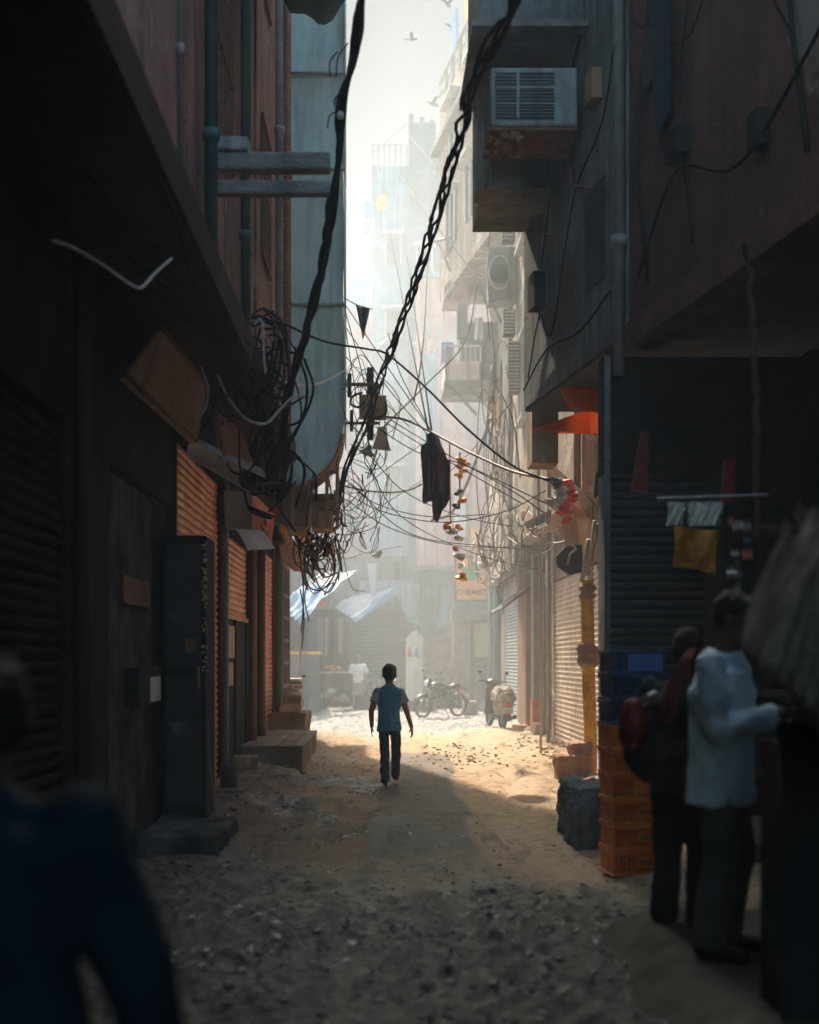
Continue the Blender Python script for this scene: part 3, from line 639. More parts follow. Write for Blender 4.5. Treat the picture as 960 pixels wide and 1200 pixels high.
# green tarpaulin, then an unseen sheet added to shade the foreground
mb = MB(); mb.grid(lambda u, v: Vector((-1.5 + 1.1 * u, 9.5 + 4.5 * v, 8.35 - .25 * u + .35 * v + .25 * fbm(u * 2, v * 3, 5) - .3 * math.sin(math.pi * u) + .35)), 14, 20)
o = mb.build('green_tarpaulin', M['green_cloth'], None, True); tag(o, 'dark green cloth sagging from the upper left wall', 'tarpaulin')


mb = MB(); mb.grid(lambda u, v: Vector((-1.38 + 4.6 * u, -5 + 10.2 * v, 6.1 - .4 * math.sin(math.pi * u) + .15 * fbm(u * 3, v * 5, 8))), 14, 20)
o = mb.build('shade_sheet', M['dark_cloth'], None, True); tag(o, 'unseen dark sheet added above the viewer to shade the foreground', 'tarpaulin')  # out of view; added only to cut sky light on the near alley
# ================================================================== RIGHT NEAR BUILDING (facade slants into the street)
def RX(y): return 1.70 + (15.5 - y) * .154
RB = thing('corner_building', 'dark building overhanging the right side, grey far part and red near part', 'building', (3, 12, 0))
def slant(mb, y0, y1, z0, z1, t=2.5, off=0):
    mb.slab([(RX(y0) + off, y0, z0), (RX(y1) + off, y1, z0), (RX(y1) + off, y1, z1), (RX(y0) + off, y0, z1)], (t, 0, 0))
mb = MB(); slant(mb, 11.9, 15.5, 4.6, 11.5, 4); mb.build('upper_wall', M['grey_plaster'], RB, label='grey plaster upper wall')
mb = MB(); slant(mb, 5, 11.88, 4.62, 9.5, 4, .02); slant(mb, -6, 5, 4.62, 6.5, 4, .02); mb.build('upper_wall', M['red_wall'], RB, label='dark red upper wall')
mb = MB(); slant(mb, -14, 11.86, 4.42, 4.66, .3, -.05); mb.build('floor_edge', M['orange_trim'], RB, label='reddish trim along the overhang')
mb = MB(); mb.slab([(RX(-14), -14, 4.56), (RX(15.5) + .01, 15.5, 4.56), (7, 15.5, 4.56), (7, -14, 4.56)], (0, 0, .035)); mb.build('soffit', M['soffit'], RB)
mb = MB(); mb.tube([(RX(11.9) - .07, 11.9, 4.2), (RX(11.9) - .07, 11.9, 20)], .055, 10)
for z in (5.4, 7.7): mb.lathe([(.08, 0), (.08, .1)], (RX(11.9) - .07, 11.9, z), 10)
mb.build('pipe', M['grey_pipe'], RB, True)
for (y, r) in ((10.2, .015), (8.3, .02), (11.2, .02)):
    mb = MB(); mb.tube(spline([(RX(y) - .03, y, 9), (RX(y) - .03, y + .05, 7.4), (RX(y + .3) - .04, y + .3, 6.2), (RX(y) - .03, y + .1, 4.9)]), r, 6); mb.build('conduit', M['dark_paint'], RB, True)
mb = MB(); mb.box(2.62, 7, 12.0, 12.3, 0, 4.4); mb.box(3.9, 4.2, -14, 12, 0, 4.4); mb.box(2.6, 7, 2.6, 2.9, 0, 4.4); mb.box(2.05, 2.62, 12.0, 12.25, 3.3, 4.4)
mb.build('wall', M['dark_wall'], RB, label='black recess walls of the open shop')
shutter('roller_shutter', (2.12, 12.0), (3.2, 12.0), 1.1, 3.3, M['shutter_dark'], RB, 'dark closed shutter facing down the alley')
mb = MB(); mb.box(2.06, 2.115, 11.95, 12.3, 0, 4.4); mb.build('pillar', M['grey_plaster'], RB)
# window air conditioner
t = thing('air_conditioner', 'big white window air conditioner on the upper right wall', 'air conditioner', (1.5, 13.5, 6.8))
x0, x1, z0, z1 = 1.083, 1.97, 6.98, 7.585
mb = MB(); mb.rbox(x0, x1, 13.0, 13.7, z0, z1, .03); mb.build('casing', M['ac_white'], t)
mb = MB(); mb.box(x0 + .05, x1 - .24, 12.985, 13.0, z0 + .07, z1 - .06); mb.build('grille', M['ac_dark'], t)
mb = MB()
mb.box(x0 + .265, x0 + .29, 12.97, 12.984, z0 + .07, z1 - .06)
for k in range(2): mb.box(x0 + .05, x1 - .24, 12.972, 12.983, z0 + .215 + k * .16, z0 + .23 + k * .16)
for k in range(14): mb.box(x0 + .05, x1 - .24, 12.976, 12.984, z0 + .09 + k * .034, z0 + .095 + k * .034)
mb.build('frame', M['ac_white'], t)
mb = MB()
for k in range(7): mb.box(x0 - .01, x0 + .002, 13.08, 13.62, z0 + .08 + k * .07, z0 + .11 + k * .07)
mb.build('side_louvre', M['ac_dark'], t)
mb = MB(); mb.slab([(x0 - .02, 13.0, z0 - .01), (x1, 13.0, z0 - .01), (x1, 13.75, z0 - .01), (x0 - .02, 13.75, z0 - .01)], (0, 0, -.03)); mb.tube([(x0 + .05, 13.05, z0 - .03), (x0 + .0, 13.6, z0 - .4)], .014); mb.build('rusty_tray', M['rust'], t)
mb = MB(); rg = random.Random(8)
for k in range(40): mb.stone((rg.uniform(x0, x0 + .4), rg.uniform(13.0, 13.6), z0 - .05 - rg.random() * .06), rg.uniform(.02, .05), rg)
mb.build('peeling_rust', M['card'], t)
t = thing('window_ledge', 'grey concrete box ledge under the white air conditioner', 'ledge', (1.4, 14.5, 6.3))
mb = MB(); mb.box(1.0, 1.5, 13.9, 14.3, 6.66, 7.3); mb.box(1.07, 1.95, 14.32, 15.45, 6.72, 6.84); mb.box(1.07, 1.14, 14.3, 15.45, 6.84, 8.6); mb.build('slab', M['concrete'], t)
mb = MB(); mb.box(1.14, 1.95, 15.3, 15.44, 6.84, 8.6); mb.build('back_panel', M['grey_plaster'], t)
t = thing('window_bay', 'grey bay with sloping hood at the top of the right wall', 'bay', (1.4, 13.4, 8.0))
mb = MB(); mb.box(1.0, 2.05, 13.2, 15.2, 8.15, 12); mb.build('wall', M['grey_plaster'], t)
mb = MB(); mb.slab([(.9, 13.0, 8.0), (2.1, 13.0, 8.0), (2.1, 15.3, 8.12), (.9, 15.3, 8.12)], (0, 0, .07)); mb.build('hood', M['concrete'], t)
# fixings on the slanting facade
for i, (y, z, w_, h_, d_, m_) in enumerate(((14.6, 5.6, .3, .4, .12, 'dark_paint'), (12.6, 7.1, .22, .3, .1, 'card'), (10.4, 5.7, .3, .22, .1, 'dark_paint'), (9.0, 5.2, .16, .25, .08, 'dark_paint'), (11.0, 6.6, .35, .5, .05, 'soffit'))):
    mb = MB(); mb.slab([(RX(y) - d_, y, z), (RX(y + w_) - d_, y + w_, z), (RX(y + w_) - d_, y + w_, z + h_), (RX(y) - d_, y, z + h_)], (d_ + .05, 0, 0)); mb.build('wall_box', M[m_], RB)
for i, pts in enumerate((((15.2, 4.9), (14.7, 5.5), (14.2, 5.2), (13.4, 6.4), (12.4, 6.9), (11.9, 8.2)), ((14.7, 5.9), (14.0, 7.2), (13.2, 8.0)), ((11.5, 5.0), (10.6, 5.6), (9.4, 5.2), (8.2, 5.6), (7.0, 6.2)), ((11.7, 7.4), (10.4, 6.6), (9.6, 7.0), (8.6, 5.8)), ((12.2, 5.1), (13.2, 4.95), (14.4, 5.05), (15.4, 4.8)))):
    mb = MB(); mb.tube(spline([(RX(y) - .035, y, z) for (y, z) in pts]), .009 + .003 * (i % 3), 5); mb.build('wall_cable', M['cable'], RB, True)
for y in (12.9, 14.3):
    mb = MB(); mb.tube([(RX(y), y, 6.3), (RX(y) - .22, y, 6.35), (RX(y) - .22, y, 6.5)], .016, 6); mb.build('hook', M['rust'], RB)
mb = MB(); mb.grid(lambda u, v: Vector((RX(10.6 + .5 * u) - .06 - .03 * math.sin(u * 8 + v * 3), 10.6 + .5 * u, 7.6 - 1.7 * v * (.8 + .2 * u))), 12, 16); o = mb.build('blue_cloth', M['navy'], None, True); tag(o, 'dark blue cloth hanging high on the red wall at right', 'cloth')
# recess in the grey wall
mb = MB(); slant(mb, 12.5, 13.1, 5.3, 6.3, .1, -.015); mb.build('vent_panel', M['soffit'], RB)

# sunlit rough pier just beyond
t = thing('rendered_pier', 'sunlit rough sandy pier edge behind the grey wall on the right', 'wall', (2, 16.5, 0))
mb = MB(); mb.box(1.80, 2.12, 15.55, 16.1, 3.95, 12.5); mb.build('wall', M['tan_brick'], t)
mb = MB(); mb.slab([(1.8, 15.5, 4.35), (2.5, 15.5, 4.6), (2.5, 15.5, 4.3)], (0, .04, 0)); mb.build('orange_panel', M['soffit_glow'], t)  # added panel; its orange imitates sun glow at the soffit corner
mb = MB(); mb.slab([P(640, 448, 16.3), P(702, 448, 16.3), P(702, 478, 16.3), P(618, 480, 16.3)], (0, .01, 0)); mb.slab([P(690, 480, 16.35), P(702, 480, 16.35), P(702, 508, 16.35), P(652, 508, 16.35)], (0, .01, 0)); o = mb.build('glow_wedge', M['soffit_glow']); tag(o, 'added orange wedge imitating sun glow beyond the far end of the grey wall', 'board'); mb = MB(); a_ = RX(14.1); mb.slab([(a_ + .02, 14.1, 4.545), (2.36, 14.1, 4.545), (2.36, 14.1, 4.28), (2.05, 14.1, 4.34)], (0, .02, 0)); o = mb.build('glow_strip', M['soffit_glow']); tag(o, 'added orange strip imitating bounced sun on the soffit under the grey wall', 'board')  # both pieces added to put the soffit's orange bounce into colour

# ================================================================== RIGHT SUNLIT SHOPS
R2 = thing('sunlit_building', 'sandy building with sunlit shutters on the right behind the yellow post', 'building', (3.6, 22, 0))
mb = MB()
for (y0, y1) in ((15.6, 17.6), (19.2, 19.7), (23.4, 23.8)): mb.box(3.12, 4.0, y0, y1, 0, 3.9)
mb.box(3.14, 4.0, 17.6, 25.2, 3.0, 3.9); mb.box(3.5, 4.2, 12.4, 25.2, 0, 3.9); mb.build('wall', M['beige_wall'], R2)
mb = MB(); mb.box(2.72, 8, 17.2, 27, 3.9, 17.5); mb.build('upper_wall', M['beige_wall'], R2)
shutter('roller_shutter', (3.12, 19.7), (3.12, 23.4), .15, 3.0, M['shutter_tan'], R2, 'battered sunlit tan shutter')
shutter('roller_shutter', (3.12, 16.2), (3.12, 19.2), .15, 3.0, M['shutter_tan'], R2, 'shutter with bright ribs behind the yellow post')
mb = MB(); mb.box(3.0, 3.2, 25.7, 26.1, .75, 3.9); p = mb.build('post', M['concrete'], R2, label='square grey post')
mb = MB(); mb.box(2.985, 3.215, 25.69, 26.11, 0, .75); mb.build('post_base', M['sign_red'], R2, label='painted pinkish red foot of the post')
for (y, x, r, z1) in ((24.6, 3.06, .035, 9), (23.55, 3.03, .04, 3.9), (17.6, 2.66, .05, 14), (20.5, 2.65, .035, 14), (22, 2.66, .03, 14), (26.5, 2.62, .05, 14)):
    mb = MB(); mb.tube([(x, y, .0 if y in (24.6, 23.55) else 3.9), (x, y, z1)], r, 8); mb.build('pipe', M['grey_pipe'], R2, True)
for (y0, z0, h) in ((21, 6.2, 1.6), (24, 6.2, 1.6), (21, 9.6, 1.6), (24, 9.6, 1.6), (24.3, 12.4, 1.6)):
    mb = MB(); mb.box(2.66, 2.8, y0, y0 + 1.2, z0, z0 + h); w = mb.build('window', M['pane'], R2)
    mb = MB()
    for k in range(4): mb.box(2.64, 2.665, y0 + k * .39, y0 + k * .39 + .04, z0, z0 + h)
    mb.box(2.62, 2.665, y0 - .05, y0 + 1.25, z0 + h, z0 + h + .08); mb.box(2.58, 2.72, y0 - .1, y0 + 1.3, z0 - .08, z0); mb.build('frame', M['white_paint'], w)
# lower right far shops
R3 = thing('shuttered_shops', 'hazy shops with pale shutters behind the parked scooter', 'building', (3.6, 30, 0))
mb = MB(); mb.box(3.24, 3.9, 26.3, 36, 0, 3.6)
for (y0, y1) in ((29.55, 30.4),): pass
mb.build('wall', M['beige_wall'], R3)
shutter('roller_shutter', (3.2, 26.3), (3.2, 27.7), .15, 3.1, M['shutter_grey'], R3, 'narrow blue grey shutter nearest the post')
shutter('roller_shutter', (3.2, 29.6), (3.2, 33.8), .15, 3.1, M['shutter_grey'], R3, 'pale shutter behind the parked scooter')
mb = MB(); mb.box(3.08, 3.3, 27.75, 29.5, 0, 3.4); mb.build('pillar', M['orange_wood'], R3)
mb = MB(); mb.tube([(3.05, 34.3, 0), (3.05, 34.3, 4.5)], .1, 10); mb.build('pipe', M['teal_pipe'], R3, True)
mb = MB(); mb.tube([(2.95, 35.4, 0), (2.95, 35.4, 4.5)], .07, 10); mb.build('pipe', M['grey_pipe'], R3, True)
mb = MB(); mb.slab([(2.4, 26.6, 3.1), (2.4, 29.6, 3.1), (3.25, 29.6, 3.6), (3.25, 26.6, 3.6)], (0, 0, .05))
mb.build('canopy', M['concrete'], R3)
t = thing('glass_awning', 'small awning of pale translucent panes over the far right shutters', 'awning', (2.6, 28, 2.9))
for k in range(3):
    y = 26.6 + k * .9; mb = MB(); mb.slab([(2.45, y, 2.62), (2.45, y + .8, 2.62), (2.95, y + .8, 3.02), (2.95, y, 3.02)], (0, 0, .02)); mb.build('pane', M['white_tarp'], t)
mb = MB()
for y in (26.55, 27.45, 28.35, 29.25): mb.tube([(2.42, y, 2.58), (3.2, y, 3.14)], .02, 6)
mb.build('frame', M['rust'], t, True)
# upper far right slanting house
R4 = thing('slanting_house', 'tall pale house whose front slants into the hazy alley on the right', 'building', (3, 31, 4))
A = Vector((2.72, 27.02, 0)); B = Vector((1.5, 34.6, 0)); tk = Vector((5, .8, 0))
mb = MB(); mb.slab([A + Vector((0, 0, 11.2)), B + Vector((0, 0, 11.2)), B + Vector((0, 0, 16.4)), A + Vector((0, 0, 16.4))], tk); mb.build('upper_wall', M['beige_wall'], R4)
mb = MB(); mb.slab([(2.75, 27.02, 3.6), (2.95, 36, 3.6), (2.95, 36, 11.2), (2.75, 27.02, 11.2)], (5, 0, 0)); mb.build('wall', M['beige_wall'], R4)
dv = (B - A).normalized(); nv = Vector((dv.y, -dv.x, 0)) * -1
if nv.x > 0: nv = -nv
def onR4(s, z, o=0): p = A.lerp(B, s) + nv * o; return Vector((p.x, p.y, z))
for (s, z) in ((.12, 12.2), (.42, 12.2), (.72, 12.2), (.3, 14.4), (.65, 14.4)):
    mb = MB(); mb.slab([onR4(s, z, .02), onR4(s + .14, z, .02), onR4(s + .14, z + 1.3, .02), onR4(s, z + 1.3, .02)], -nv * .1); w = mb.build('window', M['pane'], R4)
    mb = MB()
    for q in (0, .07, .14): mb.tube([onR4(s + q, z, .05), onR4(s + q, z + 1.3, .05)], .035, 4)
    mb.slab([onR4(s - .02, z + 1.32, .02), onR4(s + .16, z + 1.32, .02), onR4(s + .16, z + 1.4, .02), onR4(s - .02, z + 1.4, .02)], nv * .3); mb.build('frame', M['white_paint'], w)
for i in range(9):
    mb = MB(); mb.slab([onR4(i / 9, 16.4, .02), onR4(i / 9 + .03, 16.4, .02), onR4(i / 9 + .03, 17.1, .02), onR4(i / 9, 17.1, .02)], -nv * .08); mb.build('parapet_post', M['concrete'], R4)
mb = MB(); mb.tube([onR4(0, 17.1, 0), onR4(1, 17.1, 0)], .04, 6); mb.tube([onR4(0, 16.75, 0), onR4(1, 16.75, 0)], .025, 6); mb.build('railing', M['concrete'], R4, True)
mb = MB(); mb.slab([onR4(0, 15.1, .02), onR4(1, 15.1, .02), onR4(1, 15.25, .02), onR4(0, 15.25, .02)], nv * .25); mb.build('cornice', M['concrete'], R4)
mb = MB(); mb.slab([onR4(.45, 17.1, 0), onR4(.6, 17.1, 0), onR4(.6, 18.3, 0), onR4(.45, 18.2, 0)], (.04, .04, 0)); o = mb.build('drying_cloth', M['yellow']); tag(o, 'yellow cloth drying on the roof edge of the slanting house', 'cloth')
mb = MB(); mb.slab([onR4(.72, 17.1, 0), onR4(.8, 17.1, 0), onR4(.8, 18.0, 0), onR4(.72, 18.1, 0)], (.04, .04, 0)); o = mb.build('drying_cloth', M['blue_tarp']); tag(o, 'pale blue cloth drying on the roof edge of the slanting house', 'cloth')
# jettied box at its corner
t = thing('projecting_bay', 'pinkish bay with slanting underside on the corner of the slanting house', 'bay', (2, 33, 11))
mb = MB(); mb.slab([P(520, 335, 33), P(552, 305, 33), P(552, 350, 33), P(520, 350, 33)], (0, 1.2, 0)); mb.build('wall', M['pink_wall'], t)
mb = MB(); mb.tube([P(520, 350, 32.95), P(552, 308, 32.95)], .05, 6); mb.build('brace', M['white_paint'], t)
t = thing('drain_bracket', 'small iron bracket on the wall above the pinkish bay', 'bracket', P(520, 285, 33))
mb = MB(); mb.tube([P(508, 283, 33), P(536, 277, 33)], .04, 6); mb.tube([P(512, 285, 33), P(524, 300, 33), P(536, 279, 33)], .03, 6); mb.build('arm', M['steel'], t, True)
mb = MB(); mb.tube([P(520, 300, 33), P(528, 318, 33)], .04, 6); mb.build('spout', M['steel'], t, True)
# balcony with railing
t = thing('balcony', 'white caged balcony on struts on the hazy right wall', 'balcony', P(540, 455, 32))
bx0, bx1 = P(521, 450, 31).x, P(562, 450, 31).x; bz0, bz1 = P(0, 452, 31).z, P(0, 405, 31).z
mb = MB(); mb.box(bx0, 3.0, 31, 33, bz0, bz0 + .14); mb.build('floor', M['concrete'], t)
mb = MB(); mb.box(bx0 + .02, bx1, 31.02, 31.06, bz0 + .14, bz0 + .6); mb.box(bx0 + .02, bx0 + .06, 31.02, 33, bz0 + .14, bz0 + .6); mb.build('parapet', M['white_paint'], t)
for i in range(8):
    x = bx0 + .03 + i * (bx1 - bx0) / 7; mb = MB(); mb.tube([(x, 31.04, bz0 + .6), (x, 31.04, bz1)], .018, 5); mb.build('baluster', M['white_paint'], t)
mb = MB(); mb.tube([(bx0, 31.04, bz1), (bx1, 31.04, bz1)], .03, 6); mb.tube([(bx0, 31.04, bz1), (bx0, 33, bz1)], .03, 6); mb.build('handrail', M['white_paint'], t)
for xx in (0, .45):
    mb = MB(); mb.tube([(bx0 + .15 + xx, 31.1, bz0), (bx0 + .8 + xx, 31.3, bz0 - .65)], .035, 6); mb.build('strut', M['steel'], t)
mb = MB(); mb.rbox(P(518, 0, 31).x, P(532, 0, 31).x, 31.1, 31.5, bz1 - .3, bz1 + .12, .02); o = mb.build('water_tank', M['blue_tarp']); tag(o, 'pale blue tub on the rail end of the caged balcony', 'tub')
mb = MB(); mb.box(P(540, 0, 32).x, 3.0, 32.2, 33.5, bz0 + .2, P(0, 375, 32).z); mb.box(P(536, 0, 32).x, P(548, 0, 32).x, 32, 32.3, P(0, 395, 32).z, P(0, 355, 32).z); o = mb.build('room_box', M['grey_plaster']); tag(o, 'grey enclosed room behind the caged balcony', 'bay')
# split air conditioner on the beige wall
t = thing('outdoor_unit', 'white outdoor air conditioner unit with round fan on the hazy beige wall', 'air conditioner', P(585, 350, 26))
a0 = P(573, 352, 26); a1 = P(605, 288, 26)
mb = MB(); mb.rbox(a0.x, a1.x, 26, 26.6, a0.z, a1.z, .03); mb.build('casing', M['ac_white'], t)
cx, cz = (a0.x * .62 + a1.x * .38), (a0.z + a1.z) / 2
mb = MB(); mb.lathe([(.0, -.02), (.19, -.02), (.2, .01)], (cx, 25.99, cz), 18, 'y'); fn = mb.build('fan', M['ac_dark'], t, True)
mb = MB(); mb.tube([Vector((cx + .21 * math.cos(a), 25.97, cz + .34 * math.sin(a))) for a in [i * math.pi / 10 for i in range(21)]], .02, 6); mb.build('guard', M['white_paint'], fn, True)
mb = MB(); mb.tube([(a0.x + .05, 26.1, a0.z), (a0.x + .35, 26.3, a0.z - .5)], .03, 6); mb.build('bracket', M['steel'], t)
for i, (px, py, w_, h_) in enumerate(((588, 232, 16, 50), (590, 362, 14, 30), (596, 400, 14, 60))):
    Y = 24.2; a = P(px, py, Y); b = P(px + w_, py + h_, Y); mb = MB(); mb.box(a.x, b.x, Y, Y + .25, b.z, a.z); t = thing('louvred_window', ['louvred window above the outdoor unit', 'small slatted vent just below the outdoor unit', 'tall grey window panel low on the beige wall'][i], 'window', b); mb.build('panel', M['grey_plaster'], t)
    mb = MB()
    for k in range(int(h_ / 4)): mb.box(a.x + .02, b.x - .02, Y - .04, Y - .005, b.z + k * .065 + .02, b.z + k * .065 + .05)
    mb.build('slats', M['white_paint'], t)

# ================================================================== END OF THE ALLEY
E1 = thing('end_tower', 'tall blue grey building with stepped roof closing the alley in the haze', 'building', (1, 54, 0))
mb = MB(); mb.box(-.5, 1.05, 52, 60, 0, 21.6); mb.build('wall', M['blue_wall'], E1, label='lower left part')
mb = MB(); mb.box(1.0, 2.1, 51.6, 60, 0, 23.2); mb.box(2.1, 5, 52.3, 60, 0, 22.3); mb.build('wall', M['grey_brick'], E1, label='taller brick stair tower')
for (x, z) in ((.1, 8.2), (.1, 11.4), (.1, 14.6), (.1, 17.6), (1.35, 9), (1.35, 13), (1.35, 17)):
    mb = MB(); mb.box(x, x + .55, 51.5 if x > 1 else 51.95, 52.1, z, z + 1.1); w = mb.build('window', M['pane'], E1)
    mb = MB(); y = 51.45 if x > 1 else 51.9
    mb.box(x - .06, x, y, y + .06, z - .05, z + 1.15); mb.box(x + .55, x + .61, y, y + .06, z - .05, z + 1.15); mb.box(x - .2, x + .75, y - .3, y + .06, z + 1.15, z + 1.25); mb.build('frame', M['white_paint'], w)
for i in range(7):
    mb = MB(); mb.tube([(-.45 + i * .23, 52.1, 21.6), (-.45 + i * .23, 52.1, 22.5)], .025, 4); mb.build('railing_post', M['steel'], E1)
mb = MB(); mb.tube([(-.5, 52.1, 22.1), (1.0, 52.1, 23.4)], .02, 5); mb.tube([(-.5, 52.1, 22.5), (.95, 52.1, 22.5)], .02, 5); mb.build('railing', M['steel'], E1)
for i in range(3):
    mb = MB(); mb.box(1.02 + i * .42, 1.2 + i * .42, 51.62, 51.9, 23.2, 23.55 - .12 * i); mb.build('parapet_block', M['grey_brick'], E1)
mb = MB(); mb.slab([(-.45, 51.6, 13.9), (.8, 51.6, 15.0), (.8, 52, 15.0), (-.45, 52, 13.9)], (0, 0, .12)); mb.build('cornice', M['white_paint'], E1)
mb = MB(); mb.box(-.8, .95, 51.2, 52, 11.8, 13.3); mb.build('bay', M['blue_wall'], E1)
t = thing('roof_signs', 'small pale panels hung on the left edge of the end tower', 'sign', (-.9, 51.8, 18))
for (px, py, w_, h_, m_) in ((427, 236, 12, 18, 'blue_tarp'), (426, 256, 13, 18, 'white_paint'), (441, 228, 12, 18, 'gold')):
    a = P(px, py, 51.7); b = P(px + w_, py + h_, 51.7); mb = MB(); mb.box(a.x, b.x, 51.7, 51.78, b.z, a.z); mb.build('panel', M[m_], t)
PK = thing('pink_house', 'pale pink house facing down the alley in the haze', 'building', (3, 47, 0))
mb = MB(); mb.box(1.25, 8, 46, 50, 4.9, 15.3); mb.build('wall', M['pink_wall'], PK)
mb = MB(); mb.slab([(1.1, 45.6, 15.2), (8, 45.6, 15.2), (8, 50, 15.6), (1.1, 50, 15.6)], (0, 0, .15)); mb.build('roof_slab', M['blue_wall'], PK)
mb = MB(); mb.box(1.3, 1.9, 45.94, 46.05, 8.5, 12.5); w = mb.build('window', M['blue_wall'], PK); 
mb = MB(); mb.box(2.5, 2.95, 45.9, 46.05, 5.9, 7.4); w = mb.build('window', M['white_paint'], PK, label='bright white lit window'); mb = MB(); mb.box(2.42, 2.5, 45.85, 46, 5.8, 7.5); mb.box(2.95, 3.05, 45.85, 46, 5.8, 7.5); mb.build('frame', M['orange_wood'], w)
mb = MB(); mb.box(1.3, 8, 46.6, 50, 0, 4.9); mb.build('lower_wall', M['grey_plaster'], PK)
mb = MB(); mb.box(1.0, 3.0, 45.6, 46.6, 4.75, 4.9); mb.build('floor_slab', M['concrete'], PK)
mb = MB(); mb.box(3.1, 3.5, 45.9, 46, 4.9, 6.3); mb.build('orange_panel', M['orange_sign'], PK)
# left low houses behind the tarps
E2 = thing('far_shop_row', 'dark shop fronts with horizontal boarding at the end of the alley', 'building', (-2, 48, 0))
mb = MB(); mb.box(-9, 1.3, 48, 51.5, 0, 5.4); mb.build('wall', M['grey_plaster'], E2)
mb = MB(); 
for k in range(22): mb.box(-3.2, .9, 47.93 + .03 * (k % 2), 48.0, .15 + k * .15, .28 + k * .15)
mb.build('boarding', M['dark_wall'], E2)
mb = MB(); mb.box(-2.1, -1.6, 47.85, 48, 0, 2.6); mb.box(.4, .6, 47.8, 48, 0, 5.2); mb.build('door', M['dark_paint'], E2)
mb = MB(); mb.box(-.9, 1.1, 47.2, 48, 4.3, 4.45); mb.box(-.9, 1.1, 47.1, 47.2, 3.9, 4.45); mb.build('canopy', M['blue_wall'], E2)
mb = MB(); mb.slab([(.3, 47.3, 4.3), (2.6, 46.4, 4.3), (2.6, 46.4, 3.0), (1.9, 46.6, 2.6), (.9, 47.1, 2.9)], (0, .05, 0)); o = mb.build('hanging_sheet', M['blue_wall']); tag(o, 'grey blue sheet hanging over the far dark shop', 'sheet')
E3 = thing('low_house', 'low pale house with tiled hood beyond the netted bay', 'building', (-2, 42, 0))
mb = MB(); mb.box(-8, -3.2, 38, 47.5, 0, 4.2); mb.build('wall', M['grey_plaster'], E3); mb = MB(); mb.box(-8, -3.4, 41, 47, 4.2, 7.4); mb.build('upper_wall', M['blue_wall'], E3)
E4 = thing('narrow_house', 'narrow pale house seen between the netted bay and the end tower', 'building', (-1, 56, 0))
mb = MB(); mb.box(-6, -.45, 55, 60, 0, 16.6); mb.build('wall', M['pink_wall'], E4)
for z in (7, 10.4): mb = MB(); mb.box(-1.6, -1.1, 54.9, 55.1, z, z + 1.4); mb.build('window', M['pane'], E4)
mb = MB(); mb.slab([(-2, 54.9, 16.6), (-1.2, 54.9, 17.8), (-.6, 54.9, 17.9), (-.8, 54.9, 16.6)], (0, .1, 0)); mb.build('roof_sheet', M['blue_tarp'], E4)

# tarps over the market end
def tarp(label, a, b, c, d, m, sag, nm='tarp_awning'):
    a, b, c, d = map(Vector, (a, b, c, d))
    mb = MB(); mb.grid(lambda u, v: a.lerp(b, u).lerp(d.lerp(c, u), v) + Vector((0, 0, -sag * math.sin(math.pi * u) * math.sin(math.pi * v) + .10 * fbm(u * 4, v * 3, sag) + .05 * math.sin(u * 26 + 4 * v) * v)), 30, 16)
    mb2 = MB(); mb2.v = mb.v; mb2.f = mb.f; mb2.m = mb.m
    t = thing(nm, label, 'awning', (a + b) / 2); mb2.build('sheet', m, t, True); return t
t = tarp('white and blue tarp awning over the middle of the far market', P(463, 688, 47), P(408, 700, 47), P(392, 712, 43), P(412, 724, 41.5), M['white_tarp'], .25)
mb = MB(); mb.slab([P(412, 724, 41.5), P(463, 688, 46.5), P(463, 699, 46.5), P(416, 729, 41.5)], (.03, 0, 0)); mb.build('valance', M['blue_tarp'], t)
for (x, y, Y) in ((412, 724, 41.5), (393, 712, 43)):
    mb = MB(); p = P(x, y, Y); mb.tube([(p.x, p.y, 0), p], .035, 6); mb.build('pole', M['wood'], t)
t = tarp('blue tarp awning beside the left shop corner', P(398, 682, 40), P(350, 688, 38), P(330, 712, 34), P(352, 730, 34), M['blue_tarp'], .15)
mb = MB(); p = P(352, 730, 34); mb.tube([(p.x, p.y, 0), p], .035, 6); mb.build('pole', M['wood'], t)
t = tarp('second thin white tarp above the left end of the market', P(420, 668, 45), P(372, 672, 44), P(348, 700, 40), P(380, 700, 40), M['white_tarp'], .2)
mb = MB(); p = P(380, 700, 40); mb.tube([(p.x, p.y, 0), p], .03, 6); mb.build('pole', M['wood'], t)
mb = MB(); mb.slab([P(345, 707, 37), P(386, 704, 38), P(386, 711, 38), P(345, 714, 37)], (0, .05, 0)); o = mb.build('orange_banner', M['sign_red']); tag(o, 'thin orange red banner strip under the blue tarp', 'banner')
for px in (404, 441):
    pass
mb = MB(); mb.slab([P(430, 660, 46.5), P(442, 660, 46.5), P(440, 690, 46.5), P(435, 700, 46.5)], (0, .1, 0)); o = mb.build('cloth_sheet', M['white_tarp']); tag(o, 'pale narrow cloth hanging above the middle tarp', 'cloth')

